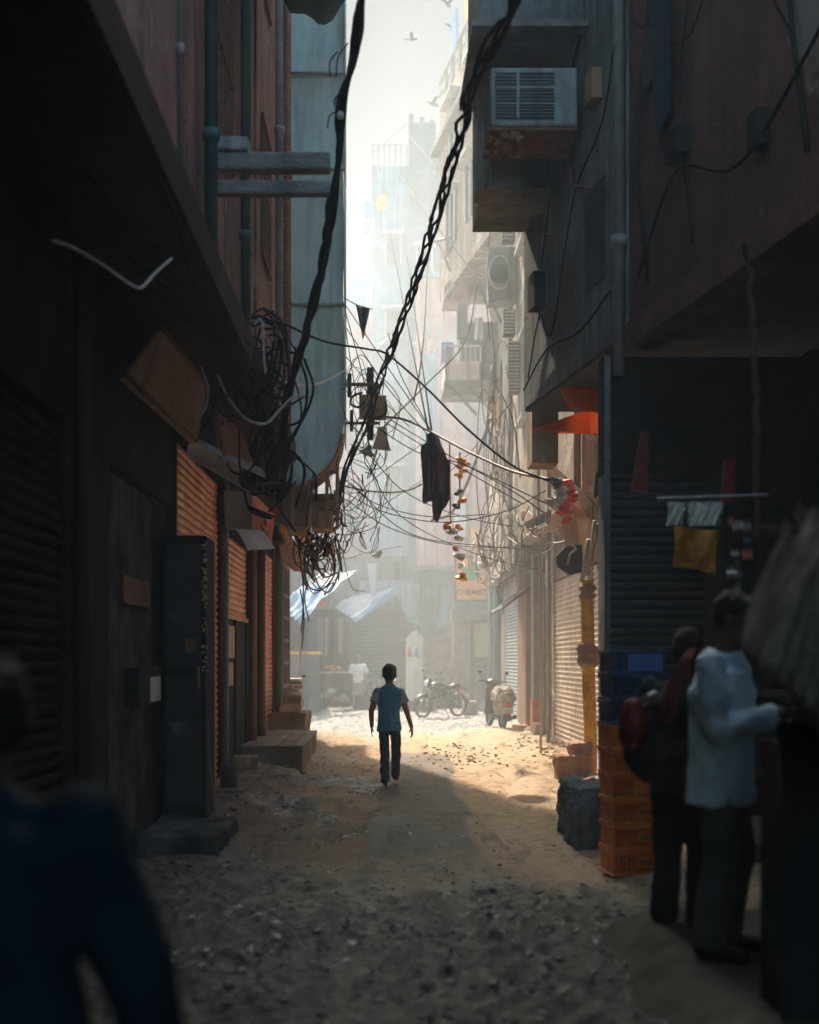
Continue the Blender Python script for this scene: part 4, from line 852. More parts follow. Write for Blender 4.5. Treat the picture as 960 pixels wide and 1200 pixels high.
# plastered wall, gate, shrine pillar, chemist sign
W = thing('poster_wall', 'stained plaster wall covered in torn posters with a stone slab on top', 'wall', (2.4, 40, 0))
mb = MB(); a = P(531, 728, 40); b = P(563, 820, 40); mb.box(a.x, b.x, 40, 40.5, 0, a.z); mb.build('wall', M['poster_wall'], W)
mb = MB(); mb.box(a.x - .05, P(575, 0, 40).x, 39.85, 40.6, a.z, a.z + .35); mb.build('coping', M['concrete'], W)
mb = MB(); a2 = P(497, 752, 41); mb.box(a2.x, a.x, 41, 41.3, 0, a2.z); mb.slab([(a.x - .9, 41.15, a2.z), (a.x, 41.15, a2.z), (a.x, 41.15, a.z + .2), (a.x - .25, 41.15, a.z - .4)], (0, .1, 0)); mb.build('low_wall', M['poster_wall'], W)
mb = MB(); mb.box(a2.x - .8, a.x, 40.8, 41.45, a2.z, a2.z + .07); mb.build('coping', M['concrete'], W, label='thin ledge of the low wall')
mb = MB(); mb.box(-.9, a.x + .3, 39.4, 41.6, 0, .42); mb.box(.4, 1.5, 38.3, 39.4, 0, .3); mb.build('plinth', M['dark_wall'], W)
G = thing('metal_gate', 'pale green gate with dark lattice lower half', 'gate', (3, 38.5, 0))
a = P(557, 730, 38.5); b = P(574, 770, 38.5)
mb = MB(); mb.box(a.x, b.x, 38.5, 38.6, b.z, a.z); mb.build('panel', M['lime'], G)
mb = MB()
for k in range(7):
    mb.tube([(a.x - .1 + k * .1, 38.48, .2), (a.x - .1 + k * .1, 38.48, b.z)], .012, 4)
for k in range(14):
    z = .25 + k * .1; mb.tube([(a.x - .1, 38.47, z), (b.x, 38.47, z + .1)], .01, 4)
mb.build('lattice', M['lattice'], G)
mb = MB(); mb.box(a.x - .15, a.x - .06, 38.4, 38.55, 0, a.z); mb.box(b.x, b.x + .09, 38.4, 38.55, 0, a.z + .2); mb.box(a.x - .15, b.x, 38.4, 38.5, a.z, a.z + .08); mb.build('frame', M['lattice'], G)
mb = MB(); mb.box(3.6, 8, 36, 40, 0, 5.5); mb.box(b.x + .1, 3.7, 38.4, 38.9, 0, 4.5); o = mb.build('back_wall', M['beige_wall']); tag(o, 'beige wall at the end of the right hand shops beside the gate', 'wall')
S = thing('shrine_pillar', 'white pointed pillar with two small painted figures', 'pillar', (1, 40, .42))
c0 = P(476, 747, 38.5); c1 = P(496, 747, 38.5)
mb = MB(); zt = c0.z
mb.slab([(c0.x, 38.5, .3), (c1.x, 38.5, .3), (c1.x, 38.5, zt), ((c0.x + c1.x) / 2 + .07, 38.5, zt + .2), ((c0.x + c1.x) / 2 - .05, 38.5, zt + .2), (c0.x + .0, 38.5, zt - .02)], (0, .5, 0)); mb.build('body', M['white_paint'], S)
for (px, m_) in ((480, 'sign_red'), (488, 'blue_tarp')):
    p = P(px, 764, 38.47); mb = MB(); mb.slab([(p.x - .06, 38.485, p.z - .15), (p.x + .07, 38.485, p.z - .15), (p.x + .02, 38.485, p.z + .17), (p.x - .01, 38.485, p.z + .17)], (0, .015, 0)); mb.build('painted_figure', M[m_], S)
C = thing('chemist_sign', 'orange shop sign reading CHEMIST with a green cross', 'sign', (2.8, 39.6, 3.3))
a = P(535, 654, 39.6); b = P(571, 703, 39.6)
mb = MB(); mb.box(a.x, b.x, 39.6, 39.72, b.z, a.z); mb.build('panel', M['orange_sign'], C)
mb = MB(); mb.box(a.x - .07, a.x, 39.56, 39.74, b.z - .07, a.z + .07); mb.box(b.x, b.x + .07, 39.56, 39.74, b.z - .07, a.z + .07); mb.box(a.x, b.x, 39.56, 39.74, b.z - .07, b.z); mb.box(a.x, b.x, 39.56, 39.74, a.z, a.z + .07); mb.build('frame', M['lattice'], C)
cx = (a.x + b.x) / 2; cz = b.z + .88
mb = MB(); mb.box(cx - .3, cx + .3, 39.575, 39.596, cz - .12, cz + .12); mb.box(cx - .12, cx + .12, 39.572, 39.594, cz - .3, cz + .3); mb.build('cross', M['green_sign'], C)
def text(s, size, loc, rot, m, parent, ext=.004, name='lettering'):
    cu = bpy.data.curves.new(name, 'FONT'); cu.body = s; cu.size = size; cu.offset = .006; cu.extrude = ext; cu.align_x = 'CENTER'
    t = bpy.data.objects.new('t', cu); col.objects.link(t); me = baked(t); bpy.data.objects.remove(t)
    me.name = name; me.materials.clear(); me.materials.append(m); o = bpy.data.objects.new(name, me); col.objects.link(o)
    Mx = Matrix.Translation(loc) @ Euler(rot).to_matrix().to_4x4(); 
    if parent is not None:
        o.parent = parent; off = Vector((0, 0, 0)); p = parent
        while p is not None: off += p.location; p = p.parent
        Mx = Matrix.Translation(-off) @ Mx
    me.transform(Mx); return o
text('CHEMIST', .235, (cx, 39.585, b.z + .16), (R(90), 0, 0), M['sign_text'], C)
# round traffic style disc behind the motorcycle
t = thing('disc_stand', 'thin pole with a round pale disc behind the motorcycle', 'sign', (1.35, 36.5, 0))
p = P(503, 767, 37); mb = MB(); mb.tube([(p.x, 37, 0), p], .02, 6); mb.build('pole', M['steel'], t); mb = MB(); mb.lathe([(0, -.02), (.13, -.01), (.13, .01), (0, .02)], p + Vector((0, -.03, .05)), 16, 'y'); mb.build('disc', M['poster_wall'], t)

# ================================================================== RIGHT STREET FURNITURE
t = thing('yellow_post', 'yellow painted post wrapped in tape and rags', 'post', (2.5, 16, 0))
mb = MB(); pts = [P(692, 905, 16.4), P(692, 860, 16.4), P(690, 800, 16.4), P(689, 740, 16.4), P(688, 680, 16.4)]; pts[0].z = .0
mb.tube(spline(pts), .085, 12)
mb.build('pole', M['yellow'], t, True)
for (py, rr, hh) in ((768, .14, .16), (694, .115, .1)):
    mb = MB(); c = P(688, py, 16.4); mb.lathe([(rr * .6, -hh), (rr, -hh * .5), (rr * .8, 0), (rr * 1.05, hh * .5), (rr * .6, hh)], c, 10)
    for v in mb.v: v += Vector((fbm(v.x * 9, v.z * 9), fbm(v.y * 9, v.z * 9, 4), 0)) * .05
    mb.build('wrapping', M['tan_cloth'], t, True)
t = thing('dark_post', 'slim black post beside the yellow post', 'post', (2.6, 15.5, 0))
mb = MB(); mb.tube([(2.68, 15.4, 0), (2.68, 15.4, 1.5)], .05, 8); mb.build('pole', M['black'], t)
mb = MB(); mb.lathe([(.1, 0), (.1, .12), (.06, .2)], (2.68, 15.4, 0), 8); mb.build('foot', M['black'], t)
mb = MB(); mb.rough(1.58, 1.98, 10.7, 11.5, -.05, .50, .06, .07, 3)
o = mb.build('stone_block', M['grey_plaster'], None); tag(o, 'dark rough stone block beside the crates', 'block')
mb = MB(); mb.rough(2.2, 2.62, 16.2, 16.7, -.04, .34, .035, .06, 1); mb.rough(2.4, 2.66, 16.3, 16.7, .32, .5, .04, .05, 5)
o = mb.build('broken_brick', M['orange_wood']); tag(o, 'broken orange brick lump at the foot of the yellow post', 'brick')
mb = MB(); mb.rough(2.95, 3.2, 25.0, 25.5, -.04, .3, .03, .07, 8); o = mb.build('kerb_stone', M['tan_brick']); tag(o, 'small pale kerb stone at the foot of the grey post', 'stone')
mb = MB(); mb.rbox(2.2, 2.6, 35.4, 36, 0, .4, .04); o = mb.build('kerb_stone', M['concrete']); tag(o, 'grey stone block behind the motorcycle', 'stone')
mb = MB()
for k in range(9): mb.stone((3.0 + .03 * (k % 3), 22 + k * .35 - 1.5, .1), .07, rng)
o = mb.build('brick_rubble', M['tan_brick']); tag(o, 'heap of broken bricks along the sunlit shutter', 'rubble', kind='stuff')
# crates
proto = None; rg = random.Random(5)
def crate(mt, label, z, yaw, tx):
    t = thing('plastic_crate', label, 'crate', (1.80, 9.25, z), 'plastic crates stacked beside the right hand shop'); t.rotation_euler = (0, 0, yaw)
    W_, D_, H_ = .2, .15, .178; mb = MB()
    for q in range(13):
        x = -W_ + q * (2 * W_ - .014) / 12; mb.box(x, x + .014, -D_, -D_ + .01, .02, H_ - .02)
    for q in range(10):
        y = -D_ + .012 + q * (2 * D_ - .036) / 9; mb.box(-W_, -W_ + .01, y, y + .013, .02, H_ - .02)
    for z in (.06, .13): mb.box(-W_ + .001, W_ - .001, -D_ + .002, -D_ + .009, z, z + .014); mb.box(-W_ + .002, -W_ + .009, -D_ + .012, D_ - .012, z, z + .014)
    mb.box(-.03, .17, -D_ - .004, -D_ - .001, .05, .135)
    mb.box(-W_, W_, D_ - .012, D_, .02, H_ - .02); mb.box(W_ - .012, W_, -D_ + .012, D_ - .012, .02, H_ - .02)
    mb.box(-W_ + .012, W_ - .012, -D_ + .012, D_ - .012, .02, .03)
    loc_build(mb, 'body', mt, t)
    mb = MB(); e = .016
    for (z0, z1) in ((H_ - .024, H_ - .002), (.0, .02)):
        mb.rbox(-W_ - e, W_ + e, -D_ - e, -D_, z0, z1, .005); mb.rbox(-W_ - e, W_ + e, D_, D_ + e, z0, z1, .005)
        mb.rbox(-W_ - e, -W_, -D_, D_, z0, z1, .005); mb.rbox(W_, W_ + e, -D_, D_, z0, z1, .005)
    loc_build(mb, 'rim', mt, t)
    if tx:
        cu = bpy.data.curves.new('lettering', 'FONT'); cu.body = tx; cu.size = .055; cu.extrude = .002; cu.align_x = 'CENTER'
        tt = bpy.data.objects.new('t', cu); col.objects.link(tt); me = baked(tt); bpy.data.objects.remove(tt); me.materials.clear(); me.materials.append(M['black'])
        me.transform(Matrix.Translation((.07, -D_ - .008, .07)) @ Matrix.Rotation(R(90), 4, 'X')); o = bpy.data.objects.new('lettering', me); col.objects.link(o); o.parent = t
    return t
names = ['bottom orange crate of the stack', 'second orange crate from the bottom', 'third orange crate from the bottom', 'fourth orange crate from the bottom', 'fifth orange crate from the bottom', 'topmost orange crate, under the blue ones',
         'lowest dark blue crate resting on the orange ones', 'middle dark blue crate near the top', 'topmost blue crate of the stack with bright blue side']
for i in range(9):
    c = crate(M['crate_orange'] if i < 6 else M['crate_blue'], names[i], .03 + i * .178, R(8) + rg.uniform(-.03, .03), 'PARAS' if i < 3 else '')
    c.location.x += rg.uniform(-.008, .008)
    if i == 8:
        mb = MB(); mb.box(-.08, .17, -.165, -.159, .03, .15); loc_build(mb, 'side_panel', M['crate_bright'], c, label='bright blue panel')
# ================================================================== CABLES
def cable(name, label, pts, r, m, n=8, sides=6, group=None, cat='cable'):
    mb = MB(); mb.tube(spline([P(*p) for p in pts], n), r, sides); o = mb.build(name, m, None, True, origin=P(*pts[0])); return tag(o, label, cat, group)
def twisted(name, label, pts, amp, r, strands, turns, m, n=34):
    path = spline([P(*p) for p in pts], n); L = [0]
    for a, b in zip(path, path[1:]): L.append(L[-1] + (b - a).length)
    t = thing(name, label, 'cable', path[0])
    for s in range(strands):
        v = []
        for i, p in enumerate(path):
            d = (path[min(i + 1, len(path) - 1)] - path[max(0, i - 1)]).normalized(); u = d.cross(Vector((0, 1, 0))).normalized(); w = d.cross(u)
            a = L[i] / L[-1] * turns * 6.283 * (1 if s % 2 else .72) + s * 6.283 / strands + 2.3 * fbm(L[i] * .7, s * 2.1); k = amp * (.55 + .75 * abs(fbm(L[i] * 1.1, s * 3.3, 2)) + .25)
            v.append(p + u * math.cos(a) * k + w * math.sin(a) * k)
        mb = MB(); mb.tube(v, r, 6); mb.build('strand', m, t, True)
    return t
twisted('twisted_cable', 'thick twisted black cable bundle swooping from upper right to the junction boxes', [(612, -30, 7.5), (596, 10, 8), (573, 60, 8.8), (548, 120, 9.6), (527, 200, 11), (507, 268, 12.5), (482, 345, 14.5), (456, 415, 16.5), (441, 458, 18), (430, 495, 18.8), (407, 545, 19), (398, 590, 19.2)], .042, .0145, 5, 6.0, M['cable'])
twisted('hanging_cable', 'thick ragged black cable hanging from the top down the left side', [(434, -30, 9), (424, 10, 9.2), (410, 80, 9.7), (400, 130, 10), (393, 200, 10.4), (385, 270, 10.9), (372, 335, 11.5), (356, 400, 12.2), (338, 458, 13), (333, 510, 13.4), (330, 580, 14)], .024, .024, 3, 6, M['cable'])
mb = MB()
for (px, py, dx, dy) in ((408, 50, -14, 40), (404, 110, -12, 14), (398, 128, -14, 22), (396, 60, -9, 30)):
    a = P(px, py, 9.8); b = P(px + dx, py + dy, 9.8); mb.tube(spline([a, a.lerp(b, .5) + Vector((-.03, 0, .02)), b]), .006, 5)
o = mb.build('frayed_ends', M['cable'], None, True); tag(o, 'frayed wire ends poking out of the hanging cable near the sky', 'wire')
t = thing('cable_clamp', 'round pale clamp on the hanging black cable', 'clamp', P(399, 135, 9.9)); mb = MB(); mb.lathe([(0, -.02), (.028, -.015), (.028, .015), (0, .02)], P(399, 135, 9.85), 12, 'y'); mb.build('disc', M['cable_white'], t, True)
cable('long_cable', 'black cable running from the left wall under the junction to the right awning', [(296, 382, 11), (325, 377, 12), (380, 400, 14), (430, 409, 15.5), (455, 416, 16.5), (500, 455, 16), (545, 500, 15.3), (600, 545, 14.6), (642, 563, 14)], .013, M['cable'])
cable('brown_cable', 'orange brown cable from the junction boxes past the hanging shawl', [(448, 488, 18.6), (475, 492, 18.5), (505, 506, 18), (550, 530, 17), (600, 552, 16), (645, 562, 14.5)], .018, M['cable_brown'])
cable('pale_cable', 'pale cable sagging across the net bay to the wall', [(312, 395, 13), (318, 430, 13.4), (333, 447, 14), (360, 452, 15.5), (385, 445, 17.5), (403, 435, 18.3)], .014, M['cable_white'])
cable('pale_cable', 'pale bent cable in the darkness at far left', [(62, 282, 6.5), (85, 290, 6.6), (120, 310, 6.8), (152, 333, 7), (166, 337, 7.1), (180, 322, 7.3), (201, 303, 7.5)], .008, M['cable_white'])
cable('grey_cable', 'thick grey looped cable drooping below the left wall', [(255, 440, 10.5), (270, 470, 10.8), (290, 492, 11), (312, 496, 11.3), (330, 478, 11.8), (345, 465, 12.2), (366, 465, 13)], .012, M['grey_pipe'])
cable('white_hook_pipe', 'white bent conduit dropping over the left wall corner', [(298, 380, 11), (304, 374, 11), (308, 382, 11), (309, 410, 11), (311, 437, 11)], .012, M['cable_white'])
cable('grey_cable', 'stout cable slanting from the bent conduit to the large signboard', [(305, 385, 11), (296, 420, 10.8), (280, 450, 10.5), (255, 475, 10.2), (240, 500, 10)], .012, M['cable'])
for i, pts in enumerate([[(120, 270, 8), (190, 330, 9), (250, 400, 10.5), (300, 440, 12), (335, 452, 13)], [(150, 300, 8), (215, 370, 9.5), (270, 420, 11), (330, 470, 13)], [(200, 300, 8.5), (240, 380, 10), (290, 430, 12), (325, 445, 13)],
                         [(100, 200, 7), (160, 270, 8), (205, 300, 9), (270, 380, 11), (310, 420, 12.5)], [(210, 265, 8.3), (225, 330, 9), (262, 400, 10.5), (300, 430, 11.5)]]):
    cable('wall_wire', 'thin dark wire draped along the left upper wall', pts, .009, M['cable'], group='dark wires draped along the left wall')
cable('curly_wire', 'thin pale curl of wire on the tilted brown signboard', [(236, 430, 10.2), (244, 455, 10.2), (240, 480, 10.2), (228, 492, 10.2)], .009, M['grey_pipe'])
# straight thin cables crossing the bright gap
thin = [[(441, 188, 51.9), (470, 340, 32), (502, 505, 18)], [(463, 196, 51.9), (484, 350, 32), (506, 505, 18)], [(400, 350, 19), (505, 505, 18)], [(400, 376, 19), (455, 455, 19), (500, 508, 18)], [(463, 196, 51.9), (500, 250, 36), (560, 330, 27), (575, 400, 26)],
        [(455, 390, 20), (470, 440, 20), (505, 505, 18)], [(402, 355, 19), (420, 420, 19), (430, 462, 19)], [(404, 378, 19), (412, 430, 19), (418, 468, 19)], [(507, 170, 46), (500, 340, 30), (494, 420, 22), (485, 470, 20)],
        [(560, 330, 27), (545, 400, 26), (500, 450, 24), (450, 500, 20)], [(452, 495, 19), (500, 525, 18), (560, 560, 17), (612, 590, 16)], [(440, 500, 19), (490, 530, 18), (545, 545, 17), (640, 590, 15)], [(450, 487, 19), (520, 530, 18), (600, 575, 16), (636, 600, 15)],
        [(400, 575, 19), (450, 600, 19), (520, 612, 19), (590, 600, 18), (640, 575, 17)], [(402, 560, 19), (440, 590, 20), (500, 605, 20), (570, 603, 20)], [(410, 565, 19), (480, 625, 20), (570, 640, 22), (645, 645, 23.5)], [(405, 585, 19), (460, 620, 20), (540, 640, 22), (640, 640, 24)],
        [(425, 530, 19), (470, 605, 20), (560, 650, 23), (640, 670, 24)], [(430, 530, 19), (480, 580, 20), (560, 610, 22), (640, 620, 24)], [(400, 600, 19), (440, 560, 22), (495, 520, 24)], [(405, 640, 19), (430, 605, 22), (500, 560, 25)], [(480, 160, 50), (515, 155, 45)],
        [(515, 200, 34), (480, 160, 50)], [(575, 260, 26), (572, 330, 26), (580, 430, 25), (575, 520, 24)], [(600, 470, 24), (560, 520, 24), (520, 560, 24)], [(575, 440, 25), (600, 490, 24), (610, 560, 23)], [(403, 415, 19), (450, 470, 20), (480, 500, 20)]]
for i, pts in enumerate(thin):
    cable('thin_cable', 'thin dark cable strung across the bright gap between the houses', pts, .0075 if pts[0][2] < 25 else .014, M['cable'], n=10, sides=5, group='thin cables strung across the bright gap')
cable('grey_rope', 'thick grey sagging cable on the hazy right wall', [(505, 610, 26), (530, 600, 26), (552, 555, 25.5), (575, 490, 25)], .03, M['grey_pipe'])
cable('light_string', 'string of pale twisted cable sagging low across the gap', [(405, 570, 20), (430, 575, 20), (455, 577, 20), (480, 574, 20), (497, 566, 20)], .016, M['cable_white'])
cable('light_string', 'string of tiny bulbs sagging over the far market', [(365, 640, 26), (385, 652, 26), (405, 655, 26), (428, 648, 26), (470, 640, 26)], .012, M['cable_white'])
# clusters
def tangle(name, label, cx, cy, Y, rx, ry, n, r, m, seed, droop=0, ydep=.6):
    rg = random.Random(seed); mb = MB()
    for _ in range(n):
        pts = []; x, y = cx + rg.gauss(0, rx * .5), cy + rg.gauss(0, ry * .5); a = rg.random() * 6.28; R0 = rg.uniform(.3, 1.0)
        k = rg.randint(4, 7)
        for i in range(k):
            a += rg.uniform(.6, 1.6) * (1 if rg.random() < .85 else -1)
            pts.append(P(x + math.cos(a) * rx * R0, y + math.sin(a) * ry * R0 + droop * i * rg.random(), Y + rg.uniform(-ydep, ydep)))
        mb.tube(spline(pts, 7), r * rg.uniform(.7, 1.3), 5)
    o = mb.build(name, m, None, True, origin=P(cx, cy, Y)); return tag(o, label, 'cable tangle')
tangle('cable_tangle', 'tangle of looping cables hanging below the timber canopy', 370, 635, 19.6, 22, 32, 26, .011, M['cable'], 4)
tangle('cable_tangle', 'brown strands of looping cable beside the black tangle on the left', 372, 648, 19.4, 18, 30, 16, .012, M['cable_brown'], 14)
tangle('cable_tangle', 'dark snarl of wire on the left wall under the bent white conduit', 308, 440, 13, 34, 60, 26, .012, M['cable'], 5)
tangle('cable_tangle', 'black snarl of wires covering the lower corner of the left wall', 318, 530, 14.5, 26, 50, 26, .014, M['cable'], 6)
tangle('cable_tangle', 'fine wires crossing around the junction boxes', 425, 480, 19, 24, 52, 18, .006, M['cable'], 7)
tangle('cable_tangle', 'web of hair thin wires in the haze below the junction boxes', 420, 590, 20, 34, 50, 24, .0055, M['cable'], 8)
tangle('cable_tangle', 'pale looped cables around the tube light box on the right', 622, 615, 18, 22, 22, 12, .009, M['cable_white'], 9)
tangle('cable_tangle', 'sunlit mess of wires hung on the far right shop front', 590, 640, 26, 20, 56, 24, .009, M['cable_brown'], 10, ydep=.8)
tangle('cable_tangle', 'pale loops of cable around the foil ball by the chemist sign', 568, 655, 29, 16, 20, 12, .013, M['cable_white'], 11)
tangle('cable_tangle', 'brown wires trailing down the hazy beige wall', 588, 520, 24.5, 14, 90, 18, .009, M['cable_brown'], 12, ydep=.4)
for i, (x, y0, y1) in enumerate(((352, 690, 760), (360, 680, 728), (350, 640, 742), (357, 650, 735))):
    rg = random.Random(i); cable('dangling_wire', 'frayed wire end dangling beside the left shop corner', [(x, y0, 21), (x + rg.uniform(-4, 6), (y0 + y1) / 2, 21), (x + rg.uniform(-6, 4), y1, 21)], .012, M['cable'], group='wires dangling at the left shop corner')
for i, (x, y0, y1) in enumerate(((385, 560, 600), (388, 590, 625), (392, 575, 618), (397, 560, 606))):
    cable('short_wire', 'short wire stub hanging under the timber canopy', [(x, y0, 19.3), (x + 3, (y0 + y1) / 2, 19.3), (x - 2, y1, 19.3)], .014, M['cable'], group='wire stubs under the timber canopy')
# junction pole
t = thing('cable_junction', 'iron cross arms with insulators, tan junction boxes and loops of cable', 'junction', P(430, 550, 19))
def bx(mb, x0, y0, x1, y1, Y, d): a = P(x0, y1, Y); b = P(x1, y0, Y); mb.rbox(a.x, b.x, Y, Y + d, a.z, b.z, .012); return mb
bx(MB(), 430, 430, 438, 515, 19.05, .1).build('upright', M['dark_paint'], t)
bx(MB(), 400, 448, 442, 452, 19.0, .05).build('cross_arm', M['rust'], t); bx(MB(), 400, 494, 445, 497, 19.0, .05).build('cross_arm', M['rust'], t)
for (x0, y0, x1, y1) in ((407, 437, 412, 465), (410, 480, 414, 505)): bx(MB(), x0, y0, x1, y1, 18.93, .07).build('insulator', M['black'], t)
bx(MB(), 421, 462, 434, 489, 18.85, .18).build('junction_box', M['card'], t); bx(MB(), 436, 463, 453, 490, 18.8, .18).build('junction_box', M['card'], t)
mb = MB(); mb.tube(spline([P(x, y, 18.75) for (x, y) in ((452, 470), (452, 485), (440, 490), (430, 488))]), .02, 6); mb.tube(spline([P(x, y, 18.75) for (x, y) in ((425, 460), (414, 464), (411, 473), (420, 477), (428, 470))]), .018, 6); mb.build('cable_loop', M['cable'], t, True)
mb = MB(); mb.tube([P(404, 451, 19), Vector((-.60, 19.0, P(0, 451, 19).z))], .03, 6); mb.tube([P(404, 496, 19), Vector((-.60, 19.0, P(0, 496, 19).z))], .03, 6); mb.build('arm_stub', M['rust'], t)
t = thing('street_lamp', 'small tilted tin lamp hanging under the junction boxes', 'lamp', P(431, 530, 18.9))
c = P(431, 529, 18.9); mb = MB(); Mx = Matrix.Rotation(R(18), 4, 'Y'); mb.lathe([(.0, .10), (.03, .10), (.05, .03), (.12, -.02), (.13, -.04), (.11, -.03), (0, .0)], c, 14, 'z', Mx); mb.build('shade', M['steel'], t, True)
mb = MB(); mb.tube([c + Vector((.02, 0, .1)), c + Vector((0, 0, .2))], .015); mb.build('hanger', M['black'], t); mb = MB(); mb.ell(c + Vector((-.03, 0, -.03)), .035, .035, .05); mb.build('bulb', M['foil'], t, True)
mb = MB(); mb.slab([P(445, 500, 18.9), P(450, 500, 18.9), P(458, 527, 18.9), P(436, 525, 18.9)], (0, .12, 0)); o = mb.build('hanging_lamp', M['sack']); tag(o, 'pale tapered tin shade to the right of the small lamp', 'lamp')
# pennant
mb = MB(); mb.grid(lambda u, v: P(417 + 17 * u - 2 * v * (1 - u) * 0 + (8 - 17 * u) * v * .9, 357 + 5 * u + 36 * v, 20) + Vector((0, .05 * math.sin(5 * u), 0)), 8, 8); o = mb.build('pennant', M['lattice']); tag(o, 'small olive pennant with orange tip fluttering by the netted bay', 'flag')
mb = MB(); mb.slab([P(423, 388, 19.9), P(429, 388, 19.9), P(425, 398, 19.9)], (0, .02, 0)); o2 = mb.build('tip', M['amber'], None, origin=o.location); o2.parent = o; o2.location = (0, 0, 0)
cable('thin_rope', 'thin cord from the net bay carrying the pennant', [(402, 348, 19), (418, 357, 20), (436, 362, 21)], .008, M['cable'])
# hanging shawl
t = thing('hanging_shawl', 'dark striped shawl hung over the cables in the middle of the gap', 'shawl', P(508, 612, 17.9))
def sh(xl, xr, yt, ybf, Y, ph):
    def f(u, v):
        x = xl(v) + (xr(v) - xl(v)) * u; y = yt(u) + (ybf(u) - yt(u)) * v
        return P(x, y, Y) + Vector((.02 * fbm(v * 5, u * 2, ph), .13 * math.sin(u * 13 + ph + 2 * v) * (.35 + .6 * v) + .07 * fbm(u * 5, v * 4, ph), .02 * math.sin(u * 13)))
    return f
mb = MB(); mb.grid(sh(lambda v: 493 + 6 * (1 - v) * (1 if v < .12 else 0) + 3 * v, lambda v: 508 + 15 * min(1, v * 3) * (.8 + .2 * v), lambda u: 506 + 6 * abs(u - .6), lambda u: 592 - 30 * abs(u - .1) + 5 * u, 17.9, 0), 22, 26)
mb.build('front_fold', M['shawl'], t, True)
mb = MB(); mb.grid(sh(lambda v: 503 + 4 * v, lambda v: 514 + 13 * min(1, v * 2.2), lambda u: 508 + 4 * u, lambda u: 614 - 34 * abs(u - .15) ** 1.1, 17.98, 2), 22, 28)
mb.build('back_fold', M['shawl'], t, True)
# gold and foil garlands
def garland(label, items, Y, cord):
    t = thing('garland', label, 'decoration', P(items[0][0], items[0][1], Y))
    if cord: mb = MB(); mb.tube([P(cord[0], cord[1], Y), P(cord[2], cord[3], Y)], .012, 5); mb.build('cord', M['sign_red'], t)
    rg = random.Random(len(items))
    for (x, y, s, m_) in items:
        s *= 1.35
        c = P(x, y, Y); mb = MB()
        for _ in range(4):
            d = Vector((rg.uniform(-1, 1), rg.uniform(-1, 1), rg.uniform(-1, 1))) * s * .5; mb.stone(c + d, s * .7, rg)
        mb.build('ornament', M[m_], t)
    return t
garland('gold paper ornaments hanging in two clusters right of the shawl', [(540, 540, .06, 'gold'), (542, 548, .07, 'gold'), (539, 556, .06, 'gold'), (537, 578, .05, 'rust'), (541, 586, .06, 'gold'), (535, 593, .05, 'rust')], 18.5, (539, 530, 539, 592))
garland('orange flower and silver foil streamer below the red rod', [(524, 616, .06, 'amber'), (529, 622, .07, 'foil'), (538, 617, .05, 'amber'), (537, 630, .06, 'foil'), (533, 643, .05, 'amber'), (538, 652, .07, 'foil'), (540, 663, .04, 'foil'), (541, 676, .07, 'gold')], 20, (527, 520, 528, 612))
garland('crumpled foil ball hung in the cable loops on the right', [(566, 657, .14, 'foil'), (568, 651, .1, 'foil')], 28, None)
garland('small amber ornament hanging below the left tangle', [(385, 643, .06, 'amber'), (384, 651, .05, 'amber')], 20, (385, 618, 385, 652))
garland('red and orange glass ornaments on the left shop corner', [(324, 597, .04, 'red'), (330, 618, .05, 'amber'), (332, 626, .05, 'amber')], 18.3, None)
garland('grey round lamp on the low string of bulbs', [(443, 651, .09, 'steel')], 26, None)
# right awning group
t = thing('cloth_awning', 'tan cloth awning leaning over the sunlit shop, tied with red and teal rags', 'awning', P(660, 640, 14.3))
def ca(u, v):
    a = P(634, 533, 18.6).lerp(P(668, 668, 17.6), v); b = P(652, 545, 17.2).lerp(P(703, 600, 16.6), v) if v < 0 else P(654, 548, 17.6).lerp(P(706, 630, 16.9), v)
    k = .16 * math.sin(math.pi * v) * (1 - u); return a.lerp(b, u) + Vector((-.02 + k * .3, -k, 0)) + Vector((0, .05 * fbm(u * 3, v * 4, 2), .04 * fbm(u * 4, v * 4)))
mb = MB(); mb.grid(ca, 14, 22); mb.build('sheet', M['tan_cloth'], t, True)
for (x, y, s, m_, q) in ((652, 566, .07, 'teal_pipe', 1), (656, 578, .08, 'net', 2), (664, 570, .09, 'red', 3), (668, 582, .07, 'red', 4), (656, 590, .07, 'white_paint', 5), (660, 598, .09, 'red', 6), (664, 608, .07, 'red', 7), (648, 592, .09, 'white_paint', 8)):
    rg = random.Random(q); mb = MB(); s *= 1.2; c = P(x, y, 17.1)
    for _ in range(3): mb.stone(c + Vector((rg.uniform(-.04, .04), 0, rg.uniform(-.06, .06))), s, rg)
    mb.build('rag', M[m_], t)
mb = MB(); mb.tube([P(636, 535, 18.4), P(706, 600, 16.8), P(735, 620, 15.9)], .02, 6); mb.build('rod', M['black'], t)
o = MB(); 
def dome(u, v):
    a = u * 6.283; r = math.sin(v * 1.5) ; c = P(738, 560, 12.6); q = 1 + .35 * fbm(math.cos(a) * 2, math.sin(a) * 2 + v * 3, 2); return c + Vector((.34 * r * math.cos(a) * q, .25 * r * math.sin(a) , (.42 * math.cos(v * 1.5) - .15) * q + .08 * math.sin(a * 5) * v))
o.grid(dome, 40, 12); u_ = o.build('black_canopy', M['dark_cloth'], None, True); tag(u_, 'black domed canopy cloth in the shadow beside the tan awning', 'canopy')
t = thing('folded_umbrella', 'black faceted umbrella hung behind the white rods', 'umbrella', P(668, 672, 16.9))
mb = MB(); mb.slab([P(652, 652, 17.0), P(664, 640, 17.0), P(682, 638, 17.0), P(684, 670, 17.0), P(668, 674, 17.0), P(653, 664, 17.0)], (0, .12, 0)); mb.build('canopy', M['black'], t)
